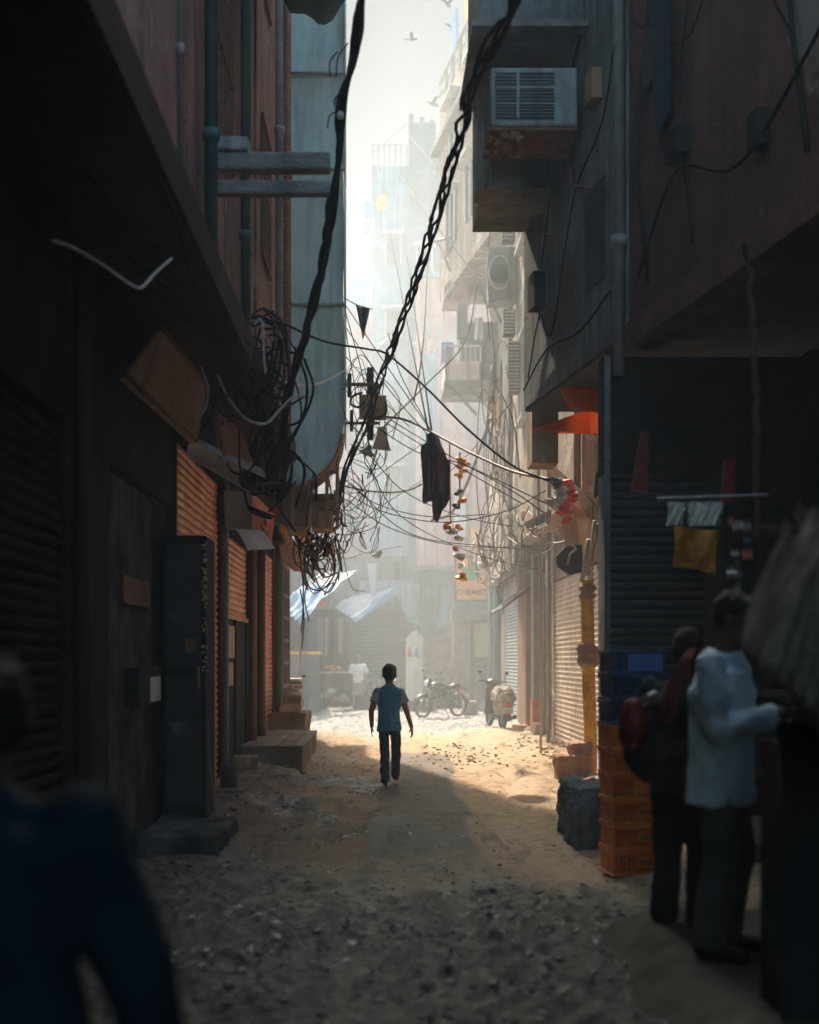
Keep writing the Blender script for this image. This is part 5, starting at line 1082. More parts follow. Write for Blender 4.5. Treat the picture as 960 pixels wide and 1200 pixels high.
mb = MB(); mb.tube(spline([P(667, 636, 16.9), P(675, 643, 16.9), P(668, 650, 16.9), P(665, 662, 16.9)]), .016, 6); mb.build('strap', M['cable_white'], t, True)
rg = random.Random(9)
for i, (x0, y0, x1, y1, r_, m_, lb) in enumerate(((697, 610, 688, 674, .022, 'cable_white', 'leftmost white rod of the bundle above the yellow post'), (701, 614, 693, 664, .02, 'card', 'tan rod in the bundle above the yellow post'), (708, 600, 701, 668, .018, 'sack', 'pale rod in the middle of the rod bundle'), (690, 632, 682, 682, .028, 'cable_white', 'thick white rod leaning lowest in the bundle'), (712, 570, 712, 760, .022, 'grey_pipe', 'long upright grey rod by the dark shutter'), (702, 570, 704, 640, .014, 'steel', 'thin steel rod above the rod bundle'))):
    mb = MB(); mb.tube([P(x0, y0, 16.1), P(x1, y1, 16.3)], r_, 8); o = mb.build('rod', M[m_], None, True); tag(o, lb, 'rod')
t = thing('tube_light', 'pale tube light housing sticking out over the far right shops', 'lamp', P(628, 615, 17.5))
mb = MB(); mb.slab([P(617, 611, 17.8), P(643, 598, 17.0), P(643, 612, 17.0), P(618, 621, 17.8)], (.05, .12, 0)); mb.build('housing', M['white_paint'], t)
mb = MB(); mb.tube([P(619, 623, 17.7), P(642, 613, 17.0)], .02, 8); mb.build('tube', M['foil'], t)
mb = MB(); mb.tube([P(633, 620, 20), Vector((P(634, 0, 20).x, 20, .1))], .022, 6); o = mb.build('pole', M['cable_white']); tag(o, 'thin pale pole in front of the pink footed post', 'pole')
# things hung in the dark shop
t = thing('hanging_packet', 'orange and yellow snack packet strip hung in the dark shop', 'packets', P(812, 665, 7.5))
def pk(u, v): return P(792 + 50 * u - 3 * v, 592 + 4 * u + (70 + 6 * u) * v, 7.6) + Vector((0, .03 * math.sin(u * 9 + v * 7), 0))
mb = MB(); mb.grid(lambda u, v: pk(u, .35 + .65 * v) + Vector((.06 * (1 - v) * 0, 0, 0)), 10, 10); mb.build('packet', M['dim_orange'], t, True)
for (x, w_) in ((782, 20), (806, 20), (826, 20)):
    mb = MB(); mb.grid(lambda u, v: P(x + w_ * u, 588 + 28 * v, 7.5) + Vector((0, .02 * math.sin(u * 7 + v * 5 + x), 0)), 8, 8); mb.build('packet', M['foil'], t, True)
mb = MB(); mb.tube([P(770, 584, 7.6), P(900, 580, 7.6)], .008, 5); mb.build('rail', M['steel'], t)
t = thing('hanging_sachets', 'strips of shiny sachets hanging in the dark shop behind the men', 'packets', P(868, 700, 7.8))
rg = random.Random(4)
for k in range(14):
    x, y = rg.uniform(848, 890), rg.uniform(598, 705); s = rg.uniform(8, 13); Y = 7.8 + rg.uniform(-.2, .2); tl = rg.uniform(-.05, .05)
    mb = MB(); mb.grid(lambda u, v: P(x + s * u, y + s * 1.3 * v, Y) + Vector((0, tl * u + .01 * math.sin(v * 6), 0)), 4, 4); mb.build('sachet', M[['foil', 'steel', 'teal_pipe', 'sign_red', 'foil'][k % 5]], t, True)
for (x) in (852, 868, 882): mb = MB(); mb.tube([P(x, 582, 7.8), P(x + 2, 705, 7.8)], .003, 4); mb.build('string', M['cable'], t)
mb = MB(); mb.slab([P(752, 505, 9.5), P(760, 505, 9.5), P(760, 578, 9.5), P(740, 574, 9.5)], (0, .03, 0)); o = mb.build('red_pennant', M['dark_red']); tag(o, 'dark red cloth wedge hanging from the right overhang', 'flag')
mb = MB(); mb.slab([P(850, 540, 8), P(862, 535, 8), P(862, 590, 8), P(845, 590, 8)], (0, .03, 0)); o = mb.build('red_cloth', M['dark_red']); tag(o, 'dull red cloth hanging above the shiny sachets', 'cloth')
mb = MB()
for k in range(2): pass
pts = [P(872, 285, 9.0), P(880, 330, 9), P(884, 420, 8.6), P(888, 520, 8.3), P(886, 640, 8)]
mb.tube(spline(pts), .022, 8)
for v in mb.v: v += Vector((fbm(v.x * 9, v.z * 9), fbm(v.y * 9, v.z * 7, 3), 0)) * .035
o = mb.build('hanging_rope', M['dim_trim'], None, True); tag(o, 'frayed rope hanging from the end of the red trim at right', 'rope')
# vertical curtains of goods behind the men: a shelf rack
t = thing('goods_rack', 'dark rack of goods inside the right hand shop', 'rack', (3.2, 8, 0))
for z in (.1, .7, 1.3, 1.9, 2.5): mb = MB(); mb.box(2.5, 3.85, 9.2, 9.8, z, z + .04); mb.build('shelf', M['wood'], t)
for x in (2.45, 3.86): mb = MB(); mb.box(x, x + .05, 9.2, 9.8, 0, 2.9); mb.build('post', M['dark_paint'], t)
# fibrous bundle at the right edge
t = thing('fibre_bundle', 'large bundle of pale grey dry fibres bulging in at the right edge', 'bundle', P(960, 760, 4.2))
rg = random.Random(12)
mb = MB()
top = P(985, 620, 4.2)
for k in range(900):
    s = rg.random(); q = rg.gauss(0, .06); s2 = s ** .8
    e = P(868 + 190 * s2, 745 + 60 * s2 + rg.uniform(-10, 14) + 160 * s2 * rg.random(), 4.2 + rg.uniform(-.15, .25)); a = top + Vector((rg.gauss(0, .05), rg.gauss(0, .05), rg.gauss(0, .03)))
    m1 = a.lerp(e, .35) + Vector((-.02, q, .065)); m2 = a.lerp(e, .75) + Vector((-.015, q, .045))
    mb.tube(spline([a, m1, m2, e], 4), [.0045] * 12 + [.0015], 3, False)
mb.build('fibres', M['fibre'], t)
mb = MB(); mb.ell(P(1000, 775, 4.5), .24, .16, .28, 20, 14); mb.ell(P(1010, 700, 4.5), .13, .13, .2, 16, 10)
mb.build('core', M['dark_cloth'], t, True)
t = thing('covered_stall', 'dark cloth covered stall counter at the right edge', 'stall', P(960, 1100, 4.6))
def st(u, v): x = 1.50 + 1.6 * u; return Vector((x + .02 * math.sin(v * 9), 4.9 - .0 * u + .05 * math.sin(u * 26) * (.4 + v), 1.32 - v * 1.3 + .02 * fbm(u * 5, v * 3)))
mb = MB(); mb.grid(st, 60, 12); mb.build('cover', M['dark_cloth'], t, True)
mb = MB(); mb.box(1.56, 2.9, 4.99, 5.3, .0, 1.24); mb.build('frame', M['dark_cloth'], t)
# raised ledge of the right shop
mb = MB(); mb.grid(lambda u, v: Vector((1.02 + 2.9 * u + .12 * fbm(v * 4, 3, 1), 4.4 + 3.2 * v, -.03 + .20 * sstep(0, .16, u) * (1 - sstep(.85, 1, v)) + .012 * fbm(u * 30, v * 20, 2))), 60, 50); o = mb.build('shop_ledge', M['soil'], None, True); tag(o, 'low dark ledge under the men at the right hand shop', 'ledge')
# birds
t0 = None
for i, (x, y, s) in enumerate(((483, 46, 1), (508, 122, 1.2), (525, 5, 1.3), (530, 33, .9))):
    b = thing('bird', ['tiny bird alone left in the bright sky', 'tiny dark bird low in the bright sky', 'tiny bird at the very top of the sky strip', 'tiny bird just left of the tall right wall'][i], 'bird', P(x, y, 80), 'birds in the sky strip')
    mb = MB(); c = Vector((0, 0, 0)); mb.ell(c, .28 * s, .08 * s, .08 * s, 8, 6); mb.ell(c + Vector((.25 * s, 0, .03)), .09 * s, .06 * s, .06 * s, 6, 5); mb.slab([(-.25 * s, -.03, 0), (-.25 * s, .03, 0), (-.45 * s, .08, 0), (-.45 * s, -.08, 0)], (0, 0, .01)); loc_build(mb, 'body', M['black'], b, True)
    for q in (-1, 1):
        mb = MB(); mb.slab([(.1 * s, 0, .02), (-.1 * s, 0, .02), (-.16 * s, q * .3, .2 * s), (0, q * .5, .26 * s), (.05 * s, q * .3, .2 * s)], (0, 0, .015)); loc_build(mb, 'wing', M['black'], b)
    b.rotation_euler = (0, 0, .6 * i)
# ================================================================== PEOPLE
def hand(mb, w, d, nrm, side, s=1.0, curl=.5):
    """palm, four fingers and a thumb; w wrist, d direction to the fingertips, nrm out of the palm, side towards the thumb"""
    d = Vector(d).normalized(); nrm = Vector(nrm); nrm = (nrm - d * nrm.dot(d)).normalized(); sd = d.cross(nrm).normalized() * side
    pc = w + d * .045 * s
    for k in (-1.2, -.4, .4, 1.2): mb.cap(w + sd * k * .012 * s + d * .005 * s, w + d * .085 * s + sd * k * .021 * s, .014 * s, .012 * s, 8)
    for k, L in ((1.5, .068), (.5, .078), (-.5, .072), (-1.5, .056)):
        p = w + d * .088 * s + sd * k * .0175 * s; dirn = d.copy(); a = 0
        for j, f in enumerate((.45, .32, .23)):
            a = curl * (.35 + .5 * j); dd = (d * math.cos(a) + nrm * math.sin(a)).normalized(); q = p + dd * L * f * s
            mb.cap(p, q, (.0088 - .0008 * j) * s, (.008 - .0008 * j) * s, 7); p = q
    p = w + d * .025 * s + sd * .026 * s; q = p + (d * .55 + sd * .7 + nrm * .35).normalized() * .036 * s; r = q + (d * .9 + sd * .15 + nrm * .45).normalized() * .032 * s
    mb.cap(p, q, .0125 * s, .0105 * s, 8); mb.cap(q, r, .0105 * s, .0085 * s, 8)
def head_shapes(mb, c, s, yaw, pitch=0.0):
    Mx = Matrix.Rotation(yaw, 4, 'Z') @ Matrix.Rotation(pitch, 4, 'X'); c = Vector(c)
    def p(x, y, z): return c + Mx @ Vector((x * s, y * s, z * s))
    R3 = Mx
    mb.ell(p(0, -.01, .03), .076 * s, .093 * s, .088 * s, 16, 12, R3); mb.ell(p(0, .022, -.045), .056 * s, .062 * s, .066 * s, 14, 10, R3)
    mb.ell(p(0, .062, -.092), .024 * s, .022 * s, .02 * s, 8, 6, R3)                                          # chin
    mb.cap(p(0, .086, .008), p(0, .108, -.03), .009 * s, .015 * s, 8)                                          # nose
    mb.ell(p(0, .079, .028), .052 * s, .014 * s, .012 * s, 10, 6, R3); mb.ell(p(0, .082, -.058), .026 * s, .012 * s, .011 * s, 8, 6, R3)
    for q in (-1, 1):
        mb.ell(p(q * .078, -.008, -.008), .010 * s, .019 * s, .032 * s, 8, 8, R3); mb.ell(p(q * .042, .06, -.02), .022 * s, .02 * s, .02 * s, 8, 6, R3)
    return p, Mx
def person(label, cat, loc, rot, H, J, look, garments, group=None, vox=.011, hairm='hair', skinm='skin', hs=1.0):
    """J: joints in the body's own frame (forward +Y). garments: list of (name, material, builder, voxel, fold)"""
    t = thing('person', label, cat, loc, group); t.rotation_euler = (0, 0, rot)
    mb = MB(); V = {q: Vector(v) for q, v in J.items() if q[:2] != 'hd'}; k_ = H / 1.7
    p, Mx = head_shapes(mb, V['head'], k_ * 1.02 * hs, look[0], look[1])
    mb.cap(V['neck'] - Vector((0, 0, .03)), V['head'] + Vector((0, -.012, -.05 * k_)), .058 * k_, .052 * k_)
    mb.loft([(V['pelvis'] + Vector((0, 0, -.07)), .13 * k_, .095 * k_), (V['pelvis'] + Vector((0, 0, .03)), .15 * k_, .10 * k_), (V['pelvis'].lerp(V['chest'], .4), .125 * k_, .088 * k_), (V['chest'], .145 * k_, .10 * k_), (V['neck'] - Vector((0, 0, .07)), .105 * k_, .07 * k_), (V['neck'], .06 * k_, .055 * k_)])
    for q, S in ((-1, 'L'), (1, 'R')):
        mb.cap(V['sh' + S], V['el' + S], .049 * k_, .042 * k_); mb.cap(V['el' + S], V['wr' + S], .041 * k_, .030 * k_); mb.cap(V['neck'] - Vector((0, 0, .06)), V['sh' + S], .04 * k_, .045 * k_)
        mb.cap(V['hip' + S], V['kn' + S], .078 * k_, .052 * k_); mb.cap(V['kn' + S], V['an' + S], .051 * k_, .034 * k_)
        ft = J.get('toe' + S); a = V['an' + S]
        if ft: mb.cap(a + Vector((0, -.02, -.03)), Vector(ft), .035 * k_, .027 * k_)
        hd = J.get('hd' + S)
        if hd: hand(mb, V['wr' + S], hd[0], hd[1], hd[2], k_ * 1.0, hd[3])
    body = fuse(mb, vox, 'body', M[skinm], t, 2)
    # hair cap
    mb = MB(); s = k_ * 1.02 * hs
    mb.ell(p(0, -.022, .044), .082 * s, .094 * s, .086 * s, 18, 14, Mx); mb.ell(p(0, -.05, .0), .074 * s, .06 * s, .07 * s, 14, 10, Mx); mb.ell(p(0, .045, .09), .055 * s, .04 * s, .03 * s, 12, 8, Mx)
    fuse(mb, .008 * k_, 'hair', M[hairm], t, 2, (.010 * k_, 32, 18))
    for q in (-1, 1):
        mb = MB(); mb.ell(p(q * .031, .077, .004), .012 * s, .008 * s, .008 * s, 8, 6, Mx); loc_build(mb, 'eye', M['black'], t, True)
    for (nm, m_, fn, vx, fold) in garments:
        mb = MB(); fn(mb, V, k_); fuse(mb, vx, nm, M[m_], t, 5, fold)
    return t, V, p, Mx
def torso_top(hem, hw, fl=1.0, loose=1.0):
    def f(mb, V, k):
        pl, ch, nk = V['pelvis'], V['chest'], V['neck']
        mb.loft([(Vector((pl.x, pl.y, hem)), hw * k, .125 * k * loose), (Vector((pl.x, pl.y, hem + .05)), hw * .99 * k, .125 * k * loose), (pl.lerp(ch, .45), .150 * k * loose, .115 * k * loose), (ch, .178 * k * loose, .122 * k * loose), (ch.lerp(nk, .5), .168 * k * loose, .11 * k), (nk - Vector((0, 0, .06)), .12 * k, .085 * k), (nk + Vector((0, 0, .008)), .072 * k, .07 * k)], 24)
        for S in 'LR': mb.cap(nk - Vector((0, 0, .045 * k)), V['sh' + S] - Vector((0, 0, .008)), .05 * k, .054 * k)
    return f
def sleeves(frac, r0=.066, r1=.062, cuffs=False):
    def f(mb, V, k):
        for S in 'LR':
            a, b, c = V['sh' + S], V['el' + S], V['wr' + S]
            if frac <= 1: e = a.lerp(b, frac); mb.ell(a, r0 * k, r0 * k, r0 * k); mb.tube([a, e], [r0 * k, r1 * k], 14)
            else: mb.cap(a, b, r0 * k, r1 * .85 * k); mb.tube([b, b.lerp(c, frac - 1)], [r1 * .85 * k, r1 * .68 * k], 14)
    return f
def both(*fs):
    def f(mb, V, k):
        for g in fs: g(mb, V, k)
    return f
def trousers(r0=.096, r1=.07, r2=.062, drop=.0):
    def f(mb, V, k):
        pl = V['pelvis']; mb.loft([(pl + Vector((0, 0, -.1 * k)), .14 * k, .108 * k), (pl + Vector((0, 0, -.02 * k)), .145 * k, .108 * k), (pl + Vector((0, 0, .05 * k)), .12 * k, .088 * k)], 20)
        for S in 'LR':
            h, n, a = V['hip' + S], V['kn' + S], V['an' + S]; mb.cap(h, n, r0 * k, r1 * k, 14); mb.tube([n, n.lerp(a, .6), a + (a - n).normalized() * drop * k], [r1 * k, r2 * k, r2 * k], 14)
    return f
def shoes(sole=.045):
    def f(mb, V, k):
        for S in 'LR':
            a = V['an' + S]; t_ = V.get('toe' + S)
            if t_ is None: continue
            d = (t_ - a); d.z = 0; d.normalize()
            mb.cap(a + Vector((0, 0, -.035)) - d * .03, Vector(t_) - Vector((0, 0, 0)), sole * k, sole * .85 * k); 
    return f
# --- the boy, seen from behind, walking away
H = 1.5; k = H / 1.7
gy = gz(.06, 15.7)
J = dict(head=(0, .015, 1.368), neck=(0, .0, 1.235), chest=(0, 0, 1.08), pelvis=(0, 0, .80),
         shL=(-.140, 0, 1.16), elL=(-.215, -.05, .92), wrL=(-.222, .03, .735), shR=(.140, 0, 1.155), elR=(.212, .03, .915), wrR=(.262, .10, .725),
         hipL=(-.072, 0, .77), knL=(-.055, .0, .42), anL=(-.03, -.13, .085), toeL=(-.055, .03, .035),
         hipR=(.072, 0, .77), knR=(.062, .17, .44), anR=(.04, .24, .12), toeR=(.045, .38, .06),
         hdL=((-.05, .12, -1), (1, .25, 0), 1, .45), hdR=((.10, .05, -1), (-1, .25, 0), -1, .55))
J['pelvis'] = (0, 0, .80)
person('boy in a teal blue shirt and dark trousers walking away down the middle', 'person', (.065, 15.72, gy + .0), R(-9), H, J, (0.2, .04), [
    ('shirt', 'blue_shirt', torso_top(.675, .170, loose=.98), .010, (.022, 9, 4)),
    ('sleeve', 'grey_sleeve', sleeves(.55, .060, .078), .009, (.006, 10, 8)),
    ('trousers', 'jeans', trousers(.084, .068, .066, .03), .010, (.011, 9, 12)),
    ('sandals', 'black', shoes(.036), .009, None)], vox=.008, hs=1.2)
# --- far man in a white shirt, facing the viewer
H = 1.66; k = H / 1.7
J = dict(head=(0, .03, 1.535), neck=(0, 0, 1.385), chest=(0, 0, 1.2), pelvis=(0, 0, .9), shL=(-.185, 0, 1.33), elL=(-.27, -.04, 1.06), wrL=(-.24, .10, .86), shR=(.185, 0, 1.33), elR=(.275, -.03, 1.06), wrR=(.23, .14, .92),
         hipL=(-.09, 0, .87), knL=(-.09, .03, .47), anL=(-.10, -.02, .08), toeL=(-.12, .15, .04), hipR=(.09, 0, .87), knR=(.1, .06, .47), anR=(.09, .03, .08), toeR=(.11, .2, .04),
         hdL=((0, .2, -1), (1, 0, 0), 1, .5), hdR=((-.2, .6, -.8), (-1, 0, 0), -1, .6))
person('hazy man in a loose white shirt and grey trousers facing us beside the fruit cart', 'person', (-.81, 40.2, gz(-.81, 40.2)), R(175), H, J, (0, 0), [
    ('shirt', 'white_shirt', both(torso_top(.80, .185, loose=1.1), sleeves(.85, .078, .082)), .016, (.016, 7, 4)),
    ('trousers', 'sack', trousers(.1, .078, .07, .01), .018, (.014, 7, 9)), ('shoes', 'black', shoes(), .014, None)], vox=.014, skinm='skin')
# --- man in a pale shirt at the right, turned to the left with his hands together at chest height
H = 1.72; k = H / 1.7
J = dict(head=(.0, .06, 1.585), neck=(0, .01, 1.43), chest=(0, 0, 1.24), pelvis=(0, -.01, .94), shL=(-.19, 0, 1.375), elL=(-.225, .06, 1.08), wrL=(-.05, .27, 1.13), shR=(.19, .0, 1.375), elR=(.235, .05, 1.08), wrR=(.06, .28, 1.15),
         hipL=(-.09, 0, .9), knL=(-.10, .05, .49), anL=(-.11, -.02, .08), toeL=(-.14, .15, .04), hipR=(.09, 0, .9), knR=(.10, .02, .49), anR=(.12, -.03, .08), toeR=(.16, .14, .04),
         hdL=((.7, .45, .3), (.2, .2, .9), -1, .8), hdR=((-.7, .5, .25), (-.1, .2, .9), 1, .9))
t, V, p, Mx = person('man in a pale blue long shirt and grey trousers holding his hands together', 'person', (1.60, 6.05, .17), R(-122), H, J, (0, -.35), [
    ('shirt', 'pale_shirt', both(torso_top(.72, .195, loose=1.2), sleeves(1.93, .064, .068)), .008, (.018, 10, 6)),
    ('trousers', 'grey_trousers', trousers(.088, .082, .08, .03), .012, (.014, 6, 5)), ('shoes', 'black', shoes(.048), .010, None)], vox=.007, skinm='skin_dark')
mb = MB()
mb.tube([V['neck'] + Vector((-.075, -.01, -.02)), V['neck'] + Vector((-.045, .07, -.03)), V['neck'] + Vector((0, .095, -.085)), V['neck'] + Vector((.045, .07, -.03)), V['neck'] + Vector((.075, -.01, -.02)), V['neck'] + Vector((0, -.075, .01)), V['neck'] + Vector((-.075, -.01, -.02))], .016, 8); loc_build(mb, 'collar', M['pale_shirt'], t, True)
# --- companion in dark clothes with a red and black bag
H = 1.6
J = dict(head=(.02, .05, 1.49), neck=(0, 0, 1.345), chest=(0, 0, 1.165), pelvis=(0, 0, .875), shL=(-.175, 0, 1.29), elL=(-.22, .10, 1.02), wrL=(-.13, .30, .98), shR=(.175, 0, 1.29), elR=(.215, .05, 1.02), wrR=(.10, .24, 1.0),
         hipL=(-.085, 0, .84), knL=(-.09, .03, .46), anL=(-.09, -.02, .08), toeL=(-.11, .14, .04), hipR=(.085, 0, .84), knR=(.09, .05, .46), anR=(.1, 0, .08), toeR=(.13, .16, .04),
         hdL=((.2, .8, -.2), (1, 0, 0), 1, .5), hdR=((-.2, .8, -.2), (-1, 0, 0), -1, .5))
person('person in black clothes just behind the man in the pale shirt', 'person', (1.58, 6.8, .12), R(-40), H, J, (0, -.2), [
    ('jacket', 'dark_cloth', both(torso_top(.74, .17, loose=1.1), sleeves(1.9, .075, .065)), .012, (.014, 7, 5)),
    ('trousers', 'dark_cloth', trousers(.1, .085, .08, .03), .014, (.014, 6, 5)), ('shoes', 'black', shoes(.045), .012, None)], vox=.009, skinm='skin_dark')
t = thing('shoulder_bag', 'black and dark red bag with red straps before the crates', 'bag', P(755, 930, 6.6))
mb = MB(); c = P(762, 862, 6.6); mb.ell(c, .155, .12, .22, 16, 12); mb.ell(c + Vector((.02, -.03, -.1)), .14, .13, .15, 14, 10); fuse_o = fuse(mb, .012, 'pouch', M['dark_cloth'], None, 4, (.02, 8, 8)); fuse_o.parent = t; fuse_o.location = -t.location
mb = MB(); c = P(742, 850, 6.52); mb.ell(c, .075, .09, .14, 14, 10); o = fuse(mb, .01, 'side_pocket', M['dark_red'], None, 3, (.02, 9, 9)); o.parent = t; o.location = -t.location
mb = MB()
for dx in (0, 12):
    pts = spline([P(770 + dx, 850, 6.5), P(784 + dx * .8, 815, 6.42), P(800 + dx * .4, 775, 6.42), P(812, 760, 6.5)]); 
    mb.grid(lambda u, v: pts[min(int(u * (len(pts) - 1)), len(pts) - 1)] + Vector(((v - .5) * .035, 0, 0)), len(pts) - 1, 2)
mb.build('strap', M['dark_red'], t, True)
mb = MB(); mb.tube([P(752, 822, 6.5), P(768, 812, 6.5), P(778, 820, 6.5)], .016, 8); mb.build('handle', M['steel'], t, True)
# --- close passer by at the left edge
H = 1.58
J = dict(head=(.02, .07, 1.42), neck=(0, .02, 1.30), chest=(0, 0, 1.11), pelvis=(0, -.02, .84), shL=(-.19, 0, 1.22), elL=(-.25, -.02, .95), wrL=(-.23, .1, .73), shR=(.19, 0, 1.22), elR=(.30, -.04, .95), wrR=(.345, .03, .72),
         hipL=(-.09, 0, .81), knL=(-.09, .08, .45), anL=(-.09, .0, .08), toeL=(-.1, .17, .04), hipR=(.09, 0, .81), knR=(.1, -.02, .45), anR=(.1, -.18, .1), toeR=(.12, -.03, .04),
         hdL=((0, .1, -1), (1, 0, 0), 1, .4), hdR=((0, .1, -1), (-1, 0, 0), -1, .4))
person('blurred dark haired passer by in a navy shirt close at the left edge', 'person', (-.765, 2.4, .03), R(12), H, J, (0, -.1), [
    ('shirt', 'navy', both(torso_top(.74, .26, loose=1.3), sleeves(1.9, .092, .10)), .012, (.010, 7, 4)),
    ('trousers', 'dark_cloth', trousers(), .014, None), ('shoes', 'black', shoes(), .014, None)], vox=.011, skinm='skin_dark', hs=1.0)
# ================================================================== VEHICLES (own frame: forward +X, wheels on z = 0)
def wheel(t, x, r, w, spokes=True, y=0, rim='dim_steel', rot=0):
    mb = MB(); N_ = 28; vs = []
    prof = [(r - .05, -w * .4), (r - .02, -w * .5), (r, -w * .2), (r, w * .2), (r - .02, w * .5), (r - .05, w * .4), (r - .055, 0)]
    for i in range(N_):
        a = i / N_ * 6.283
        for (q, h) in prof: vs.append(Vector((x + q * math.cos(a), y + h, r + q * math.sin(a))))
    n = len(prof); mb.add(vs, [(i * n + j, i * n + (j + 1) % n, ((i + 1) % N_) * n + (j + 1) % n, ((i + 1) % N_) * n + j) for i in range(N_) for j in range(n)])
    wo = thing_part = loc_build(mb, 'wheel', M['tyre'], t, True)
    mb = MB(); ri = r - .052; mb.tube([Vector((x + ri * math.cos(a), y, r + ri * math.sin(a))) for a in [i * 6.283 / 24 for i in range(25)]], .014, 6)
    mb.lathe([(.0, -.05), (.045, -.045), (.045, .045), (0, .05)], (x, y, r), 12, 'y')
    if spokes:
        for i in range(16):
            a = i * 6.283 / 16; mb.tube([Vector((x, y + .03 * (1 if i % 2 else -1), r)), Vector((x + ri * math.cos(a + .2), y, r + ri * math.sin(a + .2)))], .0035, 4)
    else: mb.lathe([(ri, -.01), (.05, -.05), (.05, .05), (ri, .01)], (x, y, r), 20, 'y')
    o = loc_build(mb, 'rim', M[rim], wo, True); return wo
def motorcycle(label, loc, rot, group):
    t = thing('motorcycle', label, 'motorcycle', loc, group); t.rotation_euler = (R(-4), 0, rot)
    r = .31; wheel(t, .66, r, .09); wheel(t, -.64, r, .11)
    mb = MB()
    for y in (-.1, .1): mb.tube([(.66, y, r), (.42, y * .9, .86)], .022, 8); mb.cap((.66, y, r), (.6, y, .45), .034, .03)
    mb.tube([(.43, -.11, .84), (.43, .11, .84)], .025, 8); loc_build(mb, 'fork', M['chrome'], t, True)
    mb = MB(); mb.tube(spline([(.36, -.34, 1.03), (.42, -.22, 1.05), (.43, -.06, .94), (.43, .06, .94), (.42, .22, 1.05), (.36, .34, 1.03)]), .014, 8); hb = loc_build(mb, 'handlebar', M['black'], t, True)
    for y in (-1, 1):
        mb = MB(); mb.tube([(.37, y * .26, 1.05), (.40, y * .32, 1.2)], .007, 5); mb.ell((.4, y * .34, 1.22), .012, .05, .032, 10, 6); loc_build(mb, 'mirror', M['black'], t, True)
        mb = MB(); mb.cap((.36, y * .28, 1.035), (.33, y * .38, 1.03), .02, .02); loc_build(mb, 'grip', M['tyre'], hb, True)
    mb = MB(); mb.ell((.52, 0, .9), .09, .1, .1, 14, 10); mb.cap((.5, 0, .88), (.47, 0, 1.0), .08, .06); hl = fuse(mb, .012, 'headlight_cowl', M['bike_paint'], t, 3)
    mb = MB(); mb.ell((.59, 0, .9), .03, .085, .085, 14, 8); loc_build(mb, 'headlight', M['foil'], t, True)
    for y in (-1, 1): mb = MB(); mb.cap((.5, y * .1, .86), (.5, y * .17, .86), .012, .012); mb.ell((.5, y * .19, .86), .03, .03, .025); loc_build(mb, 'indicator', M['amber'], t, True)
    mb = MB(); mb.ell((.17, 0, .84), .26, .15, .12, 20, 12); mb.ell((.02, 0, .80), .2, .12, .1, 16, 10); fuse(mb, .013, 'fuel_tank', M['bike_paint'], t, 4)
    mb = MB(); mb.loft([((-.3, 0, .74), .36, .11), ((-.3, 0, .80), .38, .14), ((-.32, 0, .85), .36, .12)], 20); mb.ell((-.52, 0, .84), .2, .12, .07, 14, 8); fuse(mb, .014, 'seat', M['black'], t, 4)
    mb = MB(); mb.rbox(-.16, .2, -.12, .12, .26, .5, .05); mb.cap((.1, 0, .48), (.2, 0, .7), .09, .085)
    for q in range(6): a = Vector((.11 + .015 * q, 0, .52 + .032 * q)); mb.lathe([(.0, 0), (.12, 0), (.12, .012), (0, .012)], a, 14, 'z')
    mb.lathe([(0, -.16), (.1, -.15), (.1, .15), (0, .16)], (-.02, 0, .36), 16, 'y'); loc_build(mb, 'engine', M['steel'], t)
    mb = MB(); mb.tube(spline([(.24, -.1, .62), (.34, -.14, .45), (.26, -.17, .27), (0, -.18, .22), (-.35, -.19, .26), (-.8, -.2, .36)]), [.02] * 24 + [.02] * 8 + [.045] * 9, 10); loc_build(mb, 'exhaust', M['chrome'], t, True)
    mb = MB()
    for y in (-.1, .1):
        mb.tube([(.4, y * .3, .86), (.3, y * .5, .5), (.2, y, .26), (-.2, y, .28), (-.3, y, .6), (.35, y * .4, .8)], .018, 6); mb.tube([(-.2, y, .32), (-.64, y, r)], .02, 6); mb.tube([(-.62, y * 1.1, r), (-.5, y * 1.1, .7)], .026, 8)
    mb.tube([(-.3, .12, .7), (-.75, .12, .78), (-.75, -.12, .78), (-.3, -.12, .7)], .014, 6); loc_build(mb, 'frame', M['bike_paint'], t)
    for (x, a0, a1, w) in ((.66, 20, 165, .07), (-.64, 30, 170, .09)):
        mb = MB(); rr = r + .035; mb.grid(lambda u, v: Vector((x + rr * math.cos(R(a0 + (a1 - a0) * u)) , (v - .5) * 2 * w, r + rr * math.sin(R(a0 + (a1 - a0) * u)) - .04 * abs(v - .5) * 2)), 14, 4); loc_build(mb, 'mudguard', M['bike_paint'], t, True)
    mb = MB(); mb.rbox(-.3, -.02, -.13, .13, .5, .7, .03); loc_build(mb, 'side_panel', M['bike_paint'], t)
    mb = MB(); mb.rbox(-.8, -.74, -.07, .07, .7, .78, .02); loc_build(mb, 'tail_light', M['red'], t)
    mb = MB(); mb.rbox(-.9, -.89, -.11, .11, .48, .6, .004); loc_build(mb, 'number_plate', M['plate'], t)
    mb = MB(); mb.tube([(.0, .1, .27), (-.05, .28, .02)], .012, 6); mb.tube([(.05, .22, .27), (.05, -.22, .27)], .015, 6); loc_build(mb, 'stand', M['steel'], t)
    return t
